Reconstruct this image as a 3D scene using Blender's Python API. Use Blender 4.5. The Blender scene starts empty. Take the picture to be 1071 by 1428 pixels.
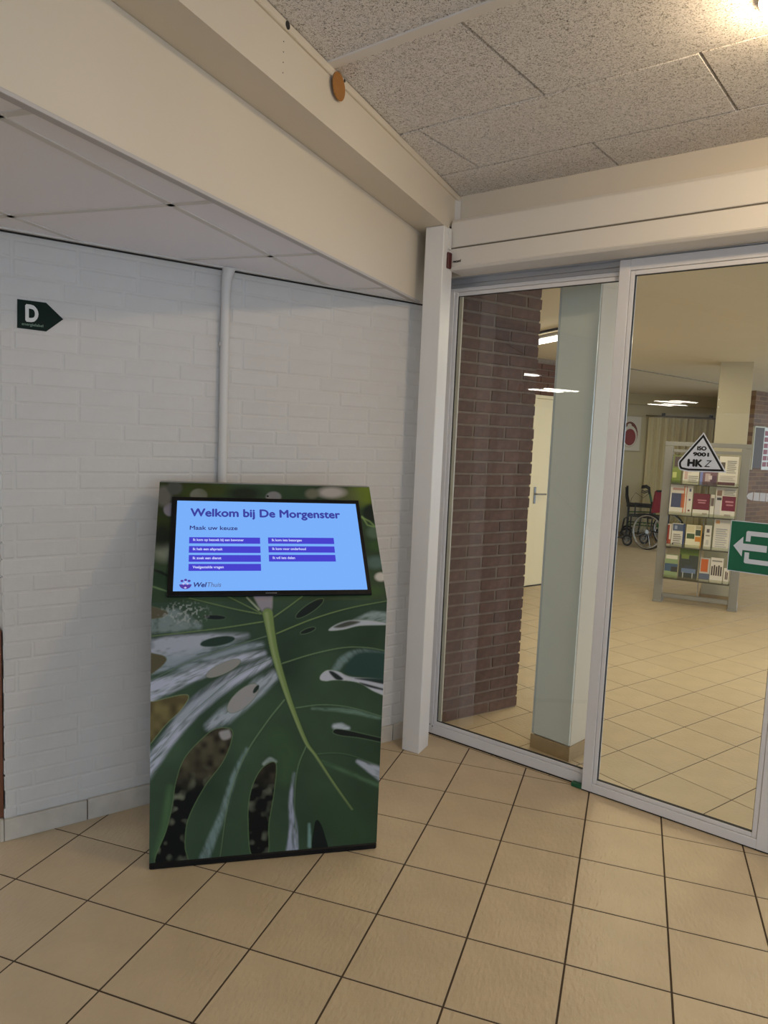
import bpy, bmesh, math, random
import numpy as np
from mathutils import Vector, Matrix
random.seed(7)
PI = math.pi
sc = bpy.context.scene
COL = sc.collection
R = math.radians

# ------------------------------------------------------------------ camera
cam_d = bpy.data.cameras.new('camera'); cam = bpy.data.objects.new('camera', cam_d); COL.objects.link(cam)
CAM_H = 5.18817366 * 0.302
pit, rol = 0.10518768, 0.04233674
rt = Vector((1, 0, 0)); fw = Vector((0, math.cos(pit), -math.sin(pit))); up = Vector((0, math.sin(pit), math.cos(pit)))
r2 = rt * math.cos(rol) + up * math.sin(rol); u2 = up * math.cos(rol) - rt * math.sin(rol)
m = Matrix((r2, u2, -fw)).transposed().to_4x4(); m.translation = Vector((0, 0, CAM_H)); cam.matrix_world = m
cam_d.sensor_fit = 'VERTICAL'; cam_d.sensor_height = 36.0; cam_d.lens = 1021.4 / 1428 * 36.0
cam_d.clip_start = 0.05; cam_d.clip_end = 100
sc.camera = cam

# ------------------------------------------------------------------ world, lamps, exposure
w = bpy.data.worlds.new('world'); sc.world = w; w.use_nodes = True
w.node_tree.nodes['Background'].inputs[0].default_value = (0.62, 0.78, 1.0, 1)
w.node_tree.nodes['Background'].inputs[1].default_value = 2.3
sc.view_settings.view_transform = 'Standard'; sc.view_settings.look = 'None'
sc.view_settings.gamma = 1; sc.view_settings.use_curve_mapping = False
sc.view_settings.exposure = 0.0

def area(name, loc, size, power, color, rot=(0, 0, 0), sy=None):
    l = bpy.data.lights.new(name, 'AREA'); l.energy = power; l.color = color; l.size = size
    if sy: l.shape = 'RECTANGLE'; l.size_y = sy
    o = bpy.data.objects.new(name, l); COL.objects.link(o); o.location = loc; o.rotation_euler = rot
    return o
# front hall ceiling lamps (behind and beside the camera)
area('hall_ceiling_light', (0.6, -0.6, 2.66), 0.5, 10, (1.0, 0.86, 0.66))
area('hall_ceiling_light', (2.6, 0.6, 2.66), 0.5, 5, (1.0, 0.86, 0.66))
# back room ceiling lamps
area('back_room_ceiling_light', (1.75, 5.1, 2.40), 0.5, 20, (1.0, 0.88, 0.62))
area('back_room_ceiling_light', (3.6, 4.6, 2.40), 0.5, 27, (1.0, 0.88, 0.62))
area('back_room_ceiling_light', (2.6, 6.9, 2.40), 0.4, 7, (1.0, 0.88, 0.62))
area('back_room_ceiling_light', (4.9, 8.6, 2.40), 0.5, 11, (1.0, 0.88, 0.64))
area('back_room_ceiling_light', (3.9, 10.9, 2.40), 0.5, 6, (1.0, 0.88, 0.64))

# ------------------------------------------------------------------ helpers
def lin(c):
    return tuple((x / 255 / 12.92) if x / 255 <= 0.04045 else ((x / 255 + 0.055) / 1.055) ** 2.4 for x in c)

def mat(name, rgb, rough=0.6, metal=0.0, noise=None, bump=None, coat=0, spec=0.5, emit=None, vary=0.0):
    """rgb in sRGB 0..255; noise=(scale, amount); bump=(scale, strength[, stretch])"""
    m = bpy.data.materials.new(name); m.use_nodes = True
    nt = m.node_tree; b = nt.nodes['Principled BSDF']
    c = lin(rgb)
    b.inputs['Base Color'].default_value = (*c, 1); b.inputs['Roughness'].default_value = rough
    b.inputs['Metallic'].default_value = metal; b.inputs['Specular IOR Level'].default_value = spec
    if coat: b.inputs['Coat Weight'].default_value = coat; b.inputs['Coat Roughness'].default_value = .08
    tc = nt.nodes.new('ShaderNodeTexCoord')
    src = None
    if noise or vary:
        mix = nt.nodes.new('ShaderNodeMix'); mix.data_type = 'RGBA'; mix.blend_type = 'MULTIPLY'
        mix.inputs['Factor'].default_value = 1; mix.inputs['A'].default_value = (*c, 1)
        val = None
        if noise:
            n = nt.nodes.new('ShaderNodeTexNoise'); n.inputs['Scale'].default_value = noise[0]; n.inputs['Detail'].default_value = 5
            nt.links.new(tc.outputs['Object'], n.inputs['Vector'])
            mr = nt.nodes.new('ShaderNodeMapRange'); mr.inputs['From Min'].default_value = .3; mr.inputs['From Max'].default_value = .7
            mr.inputs['To Min'].default_value = 1 - noise[1]; mr.inputs['To Max'].default_value = 1 + noise[1] * .4
            nt.links.new(n.outputs['Fac'], mr.inputs['Value']); val = mr.outputs['Result']
        if vary:
            oi = nt.nodes.new('ShaderNodeObjectInfo')
            mr2 = nt.nodes.new('ShaderNodeMapRange'); mr2.inputs['To Min'].default_value = 1 - vary; mr2.inputs['To Max'].default_value = 1 + vary
            nt.links.new(oi.outputs['Random'], mr2.inputs['Value'])
            if val is None: val = mr2.outputs['Result']
            else:
                mm = nt.nodes.new('ShaderNodeMath'); mm.operation = 'MULTIPLY'
                nt.links.new(val, mm.inputs[0]); nt.links.new(mr2.outputs['Result'], mm.inputs[1]); val = mm.outputs[0]
        cb = nt.nodes.new('ShaderNodeCombineColor')
        for k in range(3): nt.links.new(val, cb.inputs[k])
        nt.links.new(cb.outputs[0], mix.inputs['B']); nt.links.new(mix.outputs['Result'], b.inputs['Base Color'])
    if bump:
        n = nt.nodes.new('ShaderNodeTexNoise'); n.inputs['Scale'].default_value = bump[0]; n.inputs['Detail'].default_value = 6
        if len(bump) > 2:
            mp = nt.nodes.new('ShaderNodeMapping'); mp.inputs['Scale'].default_value = bump[2]
            nt.links.new(tc.outputs['Object'], mp.inputs['Vector']); nt.links.new(mp.outputs['Vector'], n.inputs['Vector'])
        else: nt.links.new(tc.outputs['Object'], n.inputs['Vector'])
        bp = nt.nodes.new('ShaderNodeBump'); bp.inputs['Strength'].default_value = bump[1]; bp.inputs['Distance'].default_value = .004
        nt.links.new(n.outputs['Fac'], bp.inputs['Height']); nt.links.new(bp.outputs['Normal'], b.inputs['Normal'])
    if emit is not None:
        b.inputs['Emission Color'].default_value = (*c, 1); b.inputs['Emission Strength'].default_value = emit
    return m

def glow(name, rgb, s):
    m = bpy.data.materials.new(name); m.use_nodes = True; nt = m.node_tree
    nt.nodes.clear(); e = nt.nodes.new('ShaderNodeEmission'); o = nt.nodes.new('ShaderNodeOutputMaterial')
    e.inputs[0].default_value = (*lin(rgb), 1); e.inputs[1].default_value = s; nt.links.new(e.outputs[0], o.inputs[0]); return m

def glass_mat(name, tint=(1, 1, 1), refl=1.0):
    m = bpy.data.materials.new(name); m.use_nodes = True; nt = m.node_tree; nt.nodes.clear()
    o = nt.nodes.new('ShaderNodeOutputMaterial'); t = nt.nodes.new('ShaderNodeBsdfTransparent'); g = nt.nodes.new('ShaderNodeBsdfGlossy')
    f = nt.nodes.new('ShaderNodeFresnel'); f.inputs['IOR'].default_value = 1.5; mx = nt.nodes.new('ShaderNodeMixShader')
    t.inputs[0].default_value = (*tint, 1); g.inputs['Roughness'].default_value = 0.0; g.inputs['Color'].default_value = (refl, refl, refl, 1)
    nt.links.new(f.outputs[0], mx.inputs[0]); nt.links.new(t.outputs[0], mx.inputs[1]); nt.links.new(g.outputs[0], mx.inputs[2])
    nt.links.new(mx.outputs[0], o.inputs[0]); return m

class MB:
    def __init__(s): s.v = []; s.f = []
    def add(s, vs, fs):
        n = len(s.v); s.v += [tuple(p) for p in vs]; s.f += [tuple(i + n for i in f) for f in fs]; return s
    def box(s, x0, x1, y0, y1, z0, z1):
        return s.add([(x0, y0, z0), (x1, y0, z0), (x1, y1, z0), (x0, y1, z0), (x0, y0, z1), (x1, y0, z1), (x1, y1, z1), (x0, y1, z1)],
                     [(0, 3, 2, 1), (4, 5, 6, 7), (0, 1, 5, 4), (1, 2, 6, 5), (2, 3, 7, 6), (3, 0, 4, 7)])
    def frustum(s, lo, hi, z0, z1):
        n = len(lo)
        return s.add([(x, y, z0) for x, y in lo] + [(x, y, z1) for x, y in hi],
                     [tuple(reversed(range(n))), tuple(range(n, 2 * n))] + [(i, (i + 1) % n, n + (i + 1) % n, n + i) for i in range(n)])
    def prism(s, poly, z0, z1): return s.frustum(poly, poly, z0, z1)      # ccw polygon in xy, extruded along z
    def wallprism(s, poly, y0, y1):                                       # ccw (seen from -y) polygon in xz, extruded along y
        n = len(poly)
        return s.add([(x, y0, z) for x, z in poly] + [(x, y1, z) for x, z in poly],
                     [tuple(range(n)), tuple(reversed(range(n, 2 * n)))] + [(i, n + i, n + (i + 1) % n, (i + 1) % n) for i in range(n)])
    def sideprism(s, poly, x0, x1):                                       # polygon in yz, extruded along x
        n = len(poly)
        return s.add([(x0, y, z) for y, z in poly] + [(x1, y, z) for y, z in poly],
                     [tuple(reversed(range(n))), tuple(range(n, 2 * n))] + [(i, (i + 1) % n, n + (i + 1) % n, n + i) for i in range(n)])
    def tube(s, pts, r, seg=10, closed=False):
        P = [Vector(p) for p in pts]; n = len(P); rings = []
        for i in range(n):
            a = P[(i - 1) % n] if (closed or i > 0) else P[i]; b = P[(i + 1) % n] if (closed or i < n - 1) else P[i]
            t = (b - a).normalized(); h = Vector((0, 0, 1)) if abs(t.z) < .9 else Vector((1, 0, 0))
            if closed: h = getattr(s, 'hint', h)
            x = t.cross(h).normalized(); y = t.cross(x).normalized()
            rr = r[i] if isinstance(r, (list, tuple)) else r
            rings.append([P[i] + (x * math.cos(2 * PI * k / seg) + y * math.sin(2 * PI * k / seg)) * rr for k in range(seg)])
        vs = [tuple(p) for rg in rings for p in rg]; fs = []
        for i in range(n if closed else n - 1):
            j = (i + 1) % n
            for k in range(seg): fs.append((i * seg + k, j * seg + k, j * seg + (k + 1) % seg, i * seg + (k + 1) % seg))
        if not closed: fs.append(tuple(range(seg))); fs.append(tuple(reversed(range((n - 1) * seg, n * seg))))
        return s.add(vs, fs)
    def ring(s, c, axis, R_, r, n=36, seg=8):
        ax = Vector(axis).normalized(); h = Vector((0, 0, 1)) if abs(ax.z) < .9 else Vector((1, 0, 0))
        x = ax.cross(h).normalized(); y = ax.cross(x); s.hint = ax
        s.tube([Vector(c) + (x * math.cos(2 * PI * i / n) + y * math.sin(2 * PI * i / n)) * R_ for i in range(n)], r, seg, True); return s
    def disc(s, c, axis, R_, t, n=24):
        ax = Vector(axis).normalized(); return s.tube([Vector(c) - ax * t / 2, Vector(c) + ax * t / 2], R_, n)
    def mesh(s, name, material, bevel=0, smooth=False, seg=1):
        me = bpy.data.meshes.new(name); me.from_pydata(s.v, [], s.f)
        bm = bmesh.new(); bm.from_mesh(me)
        bmesh.ops.recalc_face_normals(bm, faces=bm.faces)
        if bevel:
            es = [e for e in bm.edges if len(e.link_faces) == 2 and e.calc_face_angle(0) > R(30)]
            bmesh.ops.bevel(bm, geom=es, offset=bevel, segments=seg, affect='EDGES', clamp_overlap=True)
        bm.to_mesh(me); bm.free()
        if smooth:
            me.polygons.foreach_set('use_smooth', [True] * len(me.polygons))
            try: me.set_sharp_from_angle(angle=R(35))
            except Exception: pass
        if material: me.materials.append(material)
        return me
    def build(s, name, material, parent=None, bevel=0, smooth=False, seg=1):
        return link(name, s.mesh(name, material, bevel, smooth, seg), parent)

def link(name, me, parent=None, loc=None, rz=0):
    o = bpy.data.objects.new(name, me); COL.objects.link(o)
    if parent: o.parent = parent
    if loc is not None: o.location = loc; o.rotation_euler = (0, 0, rz)
    return o
def tag(o, label, cat, group=None):
    o['label'] = label; o['category'] = cat
    if group: o['group'] = group
    return o
def thing(name, label, cat, loc=(0, 0, 0), rz=0, group=None):
    o = link(name, None, None, loc, rz); return tag(o, label, cat, group)
def struct(o): o['kind'] = 'structure'; return o
def sroot(name, loc=(0, 0, 0), rz=0): return struct(link(name, None, None, loc, rz))
def place(o, loc, rz): o.location = loc; o.rotation_euler = (0, 0, rz); return o

def text_mesh(name, body, size, material, bold=0.0, depth=0.0004, width=None, shear=0):
    cu = bpy.data.curves.new(name, 'FONT'); cu.body = body; cu.size = size; cu.extrude = depth; cu.resolution_u = 4; cu.shear = shear
    o = bpy.data.objects.new(name, cu); COL.objects.link(o)
    dg = bpy.context.evaluated_depsgraph_get(); dg.update()
    me = bpy.data.meshes.new_from_object(o.evaluated_get(dg)); bpy.data.objects.remove(o); bpy.data.curves.remove(cu)
    me.name = name; me.materials.clear(); me.materials.append(material)
    if bold:
        vs = [v.co.copy() for v in me.vertices]; fs = [tuple(p.vertices) for p in me.polygons]; n = len(vs); V = []; F = []
        for q, (dx, dz) in enumerate(((0, 0), (bold, 0), (bold * .5, bold * .5), (bold * .5, -bold * .5))):
            V += [(v.x + dx, v.y + dz, v.z + q * .00003) for v in vs]; F += [tuple(i + q * n for i in f) for f in fs]
        me = bpy.data.meshes.new(name); me.from_pydata(V, [], F); me.materials.append(material)
    if width:
        xs = [v.co.x for v in me.vertices]; k = width / (max(xs) - min(xs)); x0 = min(xs)
        for v in me.vertices: v.co.x = (v.co.x - x0) * k
    return me
def text_on_wall(name, body, size, material, parent, x, y, z, bold=0.0, width=None, shear=0):
    me = text_mesh(name, body, size, material, bold, width=width, shear=shear)
    o = link(name, me, parent); o.location = (x, y, z); o.rotation_euler = (PI / 2, 0, 0); return o

def clip(poly, n, d):      # keep p.n <= d
    out = []
    for i in range(len(poly)):
        a, b = poly[i], poly[(i + 1) % len(poly)]
        da = a[0] * n[0] + a[1] * n[1] - d; db = b[0] * n[0] + b[1] * n[1] - d
        if da <= 0: out.append(a)
        if (da < 0) != (db < 0) and da != db:
            t = da / (da - db); out.append((a[0] + (b[0] - a[0]) * t, a[1] + (b[1] - a[1]) * t))
    return out
def inset(poly, d):
    n = len(poly); c = (sum(p[0] for p in poly) / n, sum(p[1] for p in poly) / n); q = list(poly); out = q
    for i in range(n):
        a, b = poly[i], poly[(i + 1) % n]; e = (b[0] - a[0], b[1] - a[1]); L = math.hypot(*e)
        if L < 1e-6: continue
        nn = (e[1] / L, -e[0] / L); out = clip(out, nn, a[0] * nn[0] + a[1] * nn[1] - d)
        if len(out) < 3: return []
    return out

# ------------------------------------------------------------------ frames of reference (metres, camera standing at x=y=0)
DO = (0.948, 3.181); DA = R(-38)                       # door wall: x along the doors, y into the back room
WO = (-1.3698, 2.5901); WA = R(36)                     # white brick wall
KO = (-0.778, 2.444); KA = R(13.67)                    # kiosk
DX = (math.cos(DA), math.sin(DA)); DY = (-DX[1], DX[0])
WX = (math.cos(WA), math.sin(WA)); WY = (-WX[1], WX[0])
def dpt(x, y): return (DO[0] + DX[0] * x + DY[0] * y, DO[1] + DX[1] * x + DY[1] * y)
def wpt(x, y): return (WO[0] + WX[0] * x + WY[0] * y, WO[1] + WX[1] * x + WY[1] * y)
ZC, ZL, ZB, ZS = 2.72, 2.215, 2.43, 2.536                         # heights of hall ceiling, lowered ceiling, back room ceiling

# ------------------------------------------------------------------ materials
M_white = mat('white_paint', (220, 217, 212), .55, noise=(3, .03))
M_cream = mat('cream_paint', (220, 209, 190), .5, noise=(2, .03), bump=(60, .03))
M_brickpaint = mat('painted_brick', (212, 209, 204), .5, noise=(7, .04), bump=(28, .35), vary=.012)
M_joint = mat('painted_mortar', (212, 209, 204), .6, bump=(50, .5))
M_grout = mat('floor_grout', (70, 56, 42), .85, bump=(80, .3))
M_tile = mat('floor_tile', (203, 183, 151), .36, noise=(6, .08), bump=(75, .8, (1, .4, 1)), vary=.03)
M_skirt = mat('skirting_tile', (204, 197, 184), .4, noise=(18, .10))
M_skirt2 = mat('back_skirting_tile', (170, 146, 110), .4, noise=(18, .10))
M_alu = mat('white_door_aluminium', (222, 220, 220), .38, noise=(4, .03), coat=.2)
M_alu2 = mat('anodised_aluminium', (176, 180, 188), .3, metal=.6)
M_seal = mat('black_rubber_seal', (30, 30, 30), .7)
M_glass = glass_mat('door_glass', (.93, .95, .93))
M_oper = mat('operator_cover_paint', (222, 216, 206), .32, coat=.3)
M_black = mat('black_plastic', (9, 9, 10), .5, spec=.25)
M_steel = mat('steel', (150, 150, 150), .3, metal=.9)
M_dark = mat('dark_and_painted_shade', (40, 38, 36), .9)  # dark parts, and the painted shade strip under the lowered ceiling

def woodwool():
    m = bpy.data.materials.new('wood_wool'); m.use_nodes = True; nt = m.node_tree; b = nt.nodes['Principled BSDF']; b.inputs['Roughness'].default_value = .95
    tc = nt.nodes.new('ShaderNodeTexCoord'); n1 = nt.nodes.new('ShaderNodeTexNoise'); n1.inputs['Scale'].default_value = 125; n1.inputs['Detail'].default_value = 3
    n1.inputs['Distortion'].default_value = 2.2
    n2 = nt.nodes.new('ShaderNodeTexNoise'); n2.inputs['Scale'].default_value = 9
    for n in (n1, n2): nt.links.new(tc.outputs['Object'], n.inputs['Vector'])
    r = nt.nodes.new('ShaderNodeValToRGB'); e = r.color_ramp.elements
    e[0].position = .36; e[0].color = (*lin((128, 122, 116)), 1); e[1].position = .50; e[1].color = (*lin((244, 240, 236)), 1)
    k = r.color_ramp.elements.new(.43); k.color = (*lin((206, 199, 190)), 1)
    nt.links.new(n1.outputs['Fac'], r.inputs[0])
    mx = nt.nodes.new('ShaderNodeMix'); mx.data_type = 'RGBA'; mx.blend_type = 'MULTIPLY'; mx.inputs['Factor'].default_value = .08
    nt.links.new(r.outputs[0], mx.inputs['A']); nt.links.new(n2.outputs['Fac'], mx.inputs['B']); nt.links.new(mx.outputs['Result'], b.inputs['Base Color'])
    bp = nt.nodes.new('ShaderNodeBump'); bp.inputs['Strength'].default_value = .35; bp.inputs['Distance'].default_value = .004
    nt.links.new(n1.outputs['Fac'], bp.inputs['Height']); nt.links.new(bp.outputs['Normal'], b.inputs['Normal'])
    return m
M_wool = woodwool()
M_ctile = mat('lowered_ceiling_tile', (244, 242, 246), .8, bump=(140, .1), vary=.01)

# ------------------------------------------------------------------ FLOOR (every tile a part)
S = 0.302
floor = struct(MB().box(-10, 9, -6, 16, -.12, -.0014).build('floor', M_grout))
front_o = (-4.00178409 * S, 7.81586548 * S); front_a = -0.32871988
back_o = (4.76071568 * S, 11.2218615 * S); back_a = 0.63566084; SB = S * 0.99675987
LN = 0.03      # where the two layings meet, measured behind the right door leaf
def grid_tiles(o, a, s, sign, rng, joint):
    ux, uy = math.cos(a), math.sin(a); out = []
    dlim = DO[0] * DY[0] + DO[1] * DY[1] + LN
    for i in range(-rng, rng):
        for j in range(-rng, rng):
            p = [(o[0] + s * (ux * (i + p_) - uy * (j + q_)), o[1] + s * (uy * (i + p_) + ux * (j + q_))) for p_, q_ in ((0, 0), (1, 0), (1, 1), (0, 1))]
            cx = sum(q[0] for q in p) / 4; cy = sum(q[1] for q in p) / 4
            q = inset(p, joint / 2)
            full = all((v[0] * DY[0] + v[1] * DY[1]) * sign <= dlim * sign - joint / 2 for v in q)
            if not full: q = clip(q, (DY[0] * sign, DY[1] * sign), dlim * sign - joint / 2)
            if len(q) < 3: continue
            out.append((cx, cy, q, full, (i, j)))
    return out
def inview(x, y, mar):
    v = Vector((x, y, -CAM_H)); d = v.dot(fw)
    if d < .3: return False
    px = 535.5 + 1021.4 * v.dot(r2) / d; py = 714 - 1021.4 * v.dot(u2) / d
    k = mar * 1021.4 / d
    return -k < px < 1071 + k and py < 1428 + k
def behind_wall(x, y):     # hidden behind the white brick wall / the post
    lx = (x - WO[0]) * WX[0] + (y - WO[1]) * WX[1]; ly = (x - WO[0]) * WY[0] + (y - WO[1]) * WY[1]
    return ly > .2 and lx > -.2
cand = []; rest = []
for cx, cy, q, full, ij in grid_tiles(front_o, front_a, S, 1, 22, .0055):
    if not (-8 < cx < 5 and -4 < cy < 6): continue
    if behind_wall(cx, cy): continue
    (cand if inview(cx, cy, .35) and cy > .9 else rest).append((math.hypot(cx, cy), q, full, front_a, (cx, cy), 0))
for cx, cy, q, full, ij in grid_tiles(back_o, back_a, SB, -1, 46, .0045):
    if not (-1 < cx < 8 and 1 < cy < 14): continue
    # a tile of the back room, seen through the doors
    v = Vector((cx, cy, -CAM_H)); d = v.dot(fw); px = 535.5 + 1021.4 * v.dot(r2) / d
    seen = 610 < px < 1130 and cy > .5
    (cand if seen and inview(cx, cy, .3) else rest).append((math.hypot(cx, cy), q, full, back_a, (cx, cy), 1))
cand.sort(key=lambda t: t[0])
shared = {}
for k, (dist, q, full, a, c, kind) in enumerate(cand):
    if k >= 300: rest.append((dist, q, full, a, c, kind)); continue
    ca, sa = math.cos(-a), math.sin(-a)
    if full and kind in shared: me = shared[kind]
    else:
        loc = [((x - c[0]) * ca - (y - c[1]) * sa, (x - c[0]) * sa + (y - c[1]) * ca) for x, y in q]
        hi = inset(loc, .0008) or loc
        if len(hi) != len(loc): hi = loc
        me = MB().frustum(loc, hi, -.0018, 0).mesh('tile', M_tile)
        if full: shared[kind] = me
    link('tile', me, floor, (c[0], c[1], random.uniform(-.0003, .0003)), a)
mb = MB()
for dist, q, full, a, c, kind in rest: mb.prism(q, -.0018, 0)
o = mb.build('tile', M_tile, floor); o['kind'] = 'stuff'

# ------------------------------------------------------------------ WHITE BRICK WALL
wall = sroot('wall_left', (*WO, 0), WA)
WLEN = 1.90
MB().box(.008, WLEN, .0014, .14, 0, 2.26).build('mortar_bed', M_joint, wall)
ch = .0625; bl = .215; vis = []
z = .0
row = 0
while z < 2.2:
    x = -[.0, .0545, .109, .1635][(row * 3 + (row // 2) % 2) % 4] - .001
    while x < WLEN:
        x0 = max(x, .008); x1 = min(x + bl - .004, WLEN)
        if x1 - x0 > .02:
            hid = (.60 < x0 and x1 < 1.35 and z < 1.0)
            vis.append((hid, x0, x1, z + .002, min(z + ch - .002, 2.255)))
        x += bl + .003
    z += ch; row += 1
vis.sort(key=lambda t: (t[0], t[1] > 1.8))
rmb = MB(); bshare = {}
for k, (hid, x0, x1, z0, z1) in enumerate(vis):
    L = x1 - x0; H_ = z1 - z0
    if k < 300 and not hid:
        key = (round(L, 3), round(H_, 3), random.randint(0, 2))
        if key not in bshare:
            b_ = MB(); c_ = .005; j = lambda: random.uniform(-.0006, .0006)
            b_.add([(0, .0016, 0), (L, .0016, 0), (L, .0016, H_), (0, .0016, H_), (c_ + j(), j() - .0004, c_), (L - c_ + j(), j() - .0004, c_), (L - c_ + j(), j() - .0004, H_ - c_), (c_ + j(), j() - .0004, H_ - c_)],
                   [(4, 5, 6, 7), (0, 1, 5, 4), (1, 2, 6, 5), (2, 3, 7, 6), (3, 0, 4, 7)])
            bshare[key] = b_.mesh('brick', M_brickpaint)
        o = link('brick', bshare[key], wall); o.location = (x0, random.uniform(-.0006, .0004), z0); o.rotation_euler = (0, random.uniform(-.004, .004), 0)
    else: rmb.box(x0, x1, 0, .004, z0, z1)
o = rmb.build('brick', M_brickpaint, wall); o['kind'] = 'stuff'
# return of the wall at its left end, brick ends tooth the corner
ret = struct(MB().box(.008, .14, .14, 1.6, 0, 2.26).build('wall_return', M_joint)); place(ret, (*WO, 0), WA)
mb = MB(); z = 0; k = 0
while z < 2.2:
    y = .001
    while y < 1.55:
        L = .1 if (k % 2 and y < .01) else .205
        mb.box(.008 - random.uniform(.000, .0055), .012, y, y + L - .01, z + .004, z + ch - .005); y += L
    z += ch; k += 1
o = mb.build('brick', M_brickpaint, ret); o['kind'] = 'stuff'
# skirting tiles
sk = sroot('baseboard_left', (*WO, 0), WA)
x = .2958 - .3; first = True
while x < WLEN:
    x0 = max(x, 0) + .0015; x1 = min(x + .3, WLEN) - .0015
    if x1 > x0: MB().box(x0, x1, -.015, -.0015, 0, .084 + random.uniform(-.001, .001)).build('skirting_tile', M_skirt, sk, .0015)
    x += .3006
MB().box(-.012, -.0005, -.014, .30, 0, .084).build('skirting_tile', M_skirt, sk, .001)
MB().box(.0, WLEN, -.0120, .0, .001, .080).build('grout_backing', M_grout, sk)
# brown panel standing against the return
o = MB().box(-.016, .002, .004, .9, .086, .80).build('wooden_panel', mat('dark_brown_wood', (120, 72, 48), .45, noise=(12, .25)), None, .002); place(o, (*WO, 0), WA)
tag(o, 'dark brown wooden panel against the end of the white brick wall, at the left edge', 'panel')

# pipe with a collar under the lowered ceiling
p = thing('wall_pipe', 'white painted vertical pipe on the white brick wall, vanishing behind the kiosk', 'pipe', (*WO, 0), WA)
MB().tube([(.833, -.021, .086), (.833, -.021, 2.13)], .018, 16).build('pipe', M_white, p, smooth=True)
MB().tube([(.833, -.021, 2.12), (.835, -.021, 2.165), (.842, -.019, 2.195), (.845, -.019, 2.212)], [.0185, .0195, .023, .027], 16).build('pipe_collar', M_white, p, smooth=True)
for zc_ in (1.02, 1.9): MB().box(.811, .855, -.022, -.001, zc_, zc_ + .016).build('pipe_clip', M_white, p, .002)

# energy label sign
M_green = mat('dark_green_sign', (6, 30, 22), .55, spec=.2); M_ink = mat('white_ink', (225, 225, 220), .5)
s_ = thing('energy_label_sign', 'dark green arrow shaped energy label sign with a white letter D', 'sign', (*WO, 0), WA)
MB().wallprism([(.0635, 1.886), (.158, 1.884), (.2155, 1.934), (.158, 1.985), (.0645, 1.985)], -.0035, -.0012).build('sign_plate', M_green, s_)
text_on_wall('letter', 'D', .078, M_ink, s_, .0895, -.0040, 1.9145, .0075, width=.043)
text_on_wall('lettering', 'energielabel', .0135, mat('grey_green_ink', (120, 150, 130), .5), s_, .078, -.0040, 1.8975, .0002, width=.070)

# ------------------------------------------------------------------ BEAM, FASCIA, LOWERED CEILING
BA = R(66.47); BX = (math.cos(BA), math.sin(BA)); BN = (-BX[1], BX[0])
b0 = (0.141, 3.684)
def bpt(x, y): return (b0[0] + BX[0] * x + BN[0] * y, b0[1] + BX[1] * x + BN[1] * y)
beam = sroot('trim_1', (*b0, 0), BA)            # x along the beam, +y away to the left
# lower beam: its right face is y=0
mb = MB().box(-7, .16, .0, .022, ZL, ZS - .001); mb.build('lower_beam', M_cream, beam)
MB().box(-7, -.0, -.004, .022, ZL - .005, ZL + .005).build('edge_trim', mat('edge_trim_grey', (190, 186, 184), .5), beam, .001)
# upper fascia: face passes (-0.41,2.201) and (0.246,3.642)
fo = ((0.236 - b0[0]) * BN[0] + (3.495 - b0[1]) * BN[1]); fo2 = ((-.394 - b0[0]) * BN[0] + (2.114 - b0[1]) * BN[1]); fy = (fo + fo2) / 2
MB().box(-7, .15, fy, .30, ZS, ZC + .02).build('upper_fascia', M_cream, beam)
MB().box(-7, .09, fy - .010, fy + .004, ZC - .028, ZC - .002).build('cornice_strip', M_cream, beam, .003)
# round brown cover plate, screw hole, marks on the fascia
t_ = MB().disc((0, 0, 0), (0, 1, 0), .042, .003, 28).build('cover_disc', mat('brown_disc', (165, 112, 52), .6, noise=(30, .12)), None)
lx = -1.234
pp = bpt(lx, fy - .0125); place(t_, (pp[0], pp[1], 2.674), BA); t_.scale = (1, 1, 1.0)
tag(t_, 'round brown cover disc on the cream beam just below the textured ceiling', 'disc')
mb = MB().disc((lx - .313, fy - .0105, 2.705), (0, 1, 0), .011, .002, 14).disc((lx + .042, fy - .0105, 2.710), (0, 1, 0), .005, .002, 12)
for k_ in range(4): mb.disc((lx - .316, fy - .0005, 2.662 - k_ * .028), (0, 1, 0), .0016, .001, 8)
mb.build('drill_hole', M_dark, beam)
# lowered ceiling with visible grid: rows at 'along', columns at 'n'
a71 = R(71.2); U7 = (math.cos(a71), math.sin(a71)); N7 = (-U7[1], U7[0])
lc = sroot('ceiling_left', (0, 0, 0), a71)     # local x along, y = n
rows = [3.16 - .624 * k for k in range(-2, 13)]; cols = [.75, 1.357, 1.964, 2.571, 3.178, 3.785, 4.39, 5.0, 5.6]
bN = (math.cos(BA + PI / 2), math.sin(BA + PI / 2))
def to7(p): return (p[0] * U7[0] + p[1] * U7[1], p[0] * N7[0] + p[1] * N7[1])
bl_a = to7(bpt(0, .004)); bl_n = (math.cos(BA + PI / 2 - a71), math.sin(BA + PI / 2 - a71))
wl_a = to7(wpt(0, -.022)); wl_n = (math.cos(WA + PI / 2 - a71), math.sin(WA + PI / 2 - a71))
wx_a = to7(wpt(-.006, 0)); wx_n = (math.cos(WA - a71), math.sin(WA - a71))
q = clip([(-7, .6), (6, .6), (6, 8.5), (-7, 8.5)], (-bl_n[0], -bl_n[1]), -(bl_a[0] * bl_n[0] + bl_a[1] * bl_n[1]) - .01)
MB().prism(q, ZL + .014, ZL + .04).build('ceiling_backing', M_white, lc)
LUM = [((-2.95, 1.80), 0), ((-4.52, .60), 1), ((-5.45, -1.95), 1), ((-7.15, -3.1), 1)]
lumcells = set()
for (lp, _) in LUM:
    q = to7(lp)
    i_ = min(range(len(rows) - 1), key=lambda k: abs((rows[k] + rows[k + 1]) / 2 - q[0])); j_ = min(range(len(cols) - 1), key=lambda k: abs((cols[k] + cols[k + 1]) / 2 - q[1]))
    lumcells.add((i_, j_))
npan = 0
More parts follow.
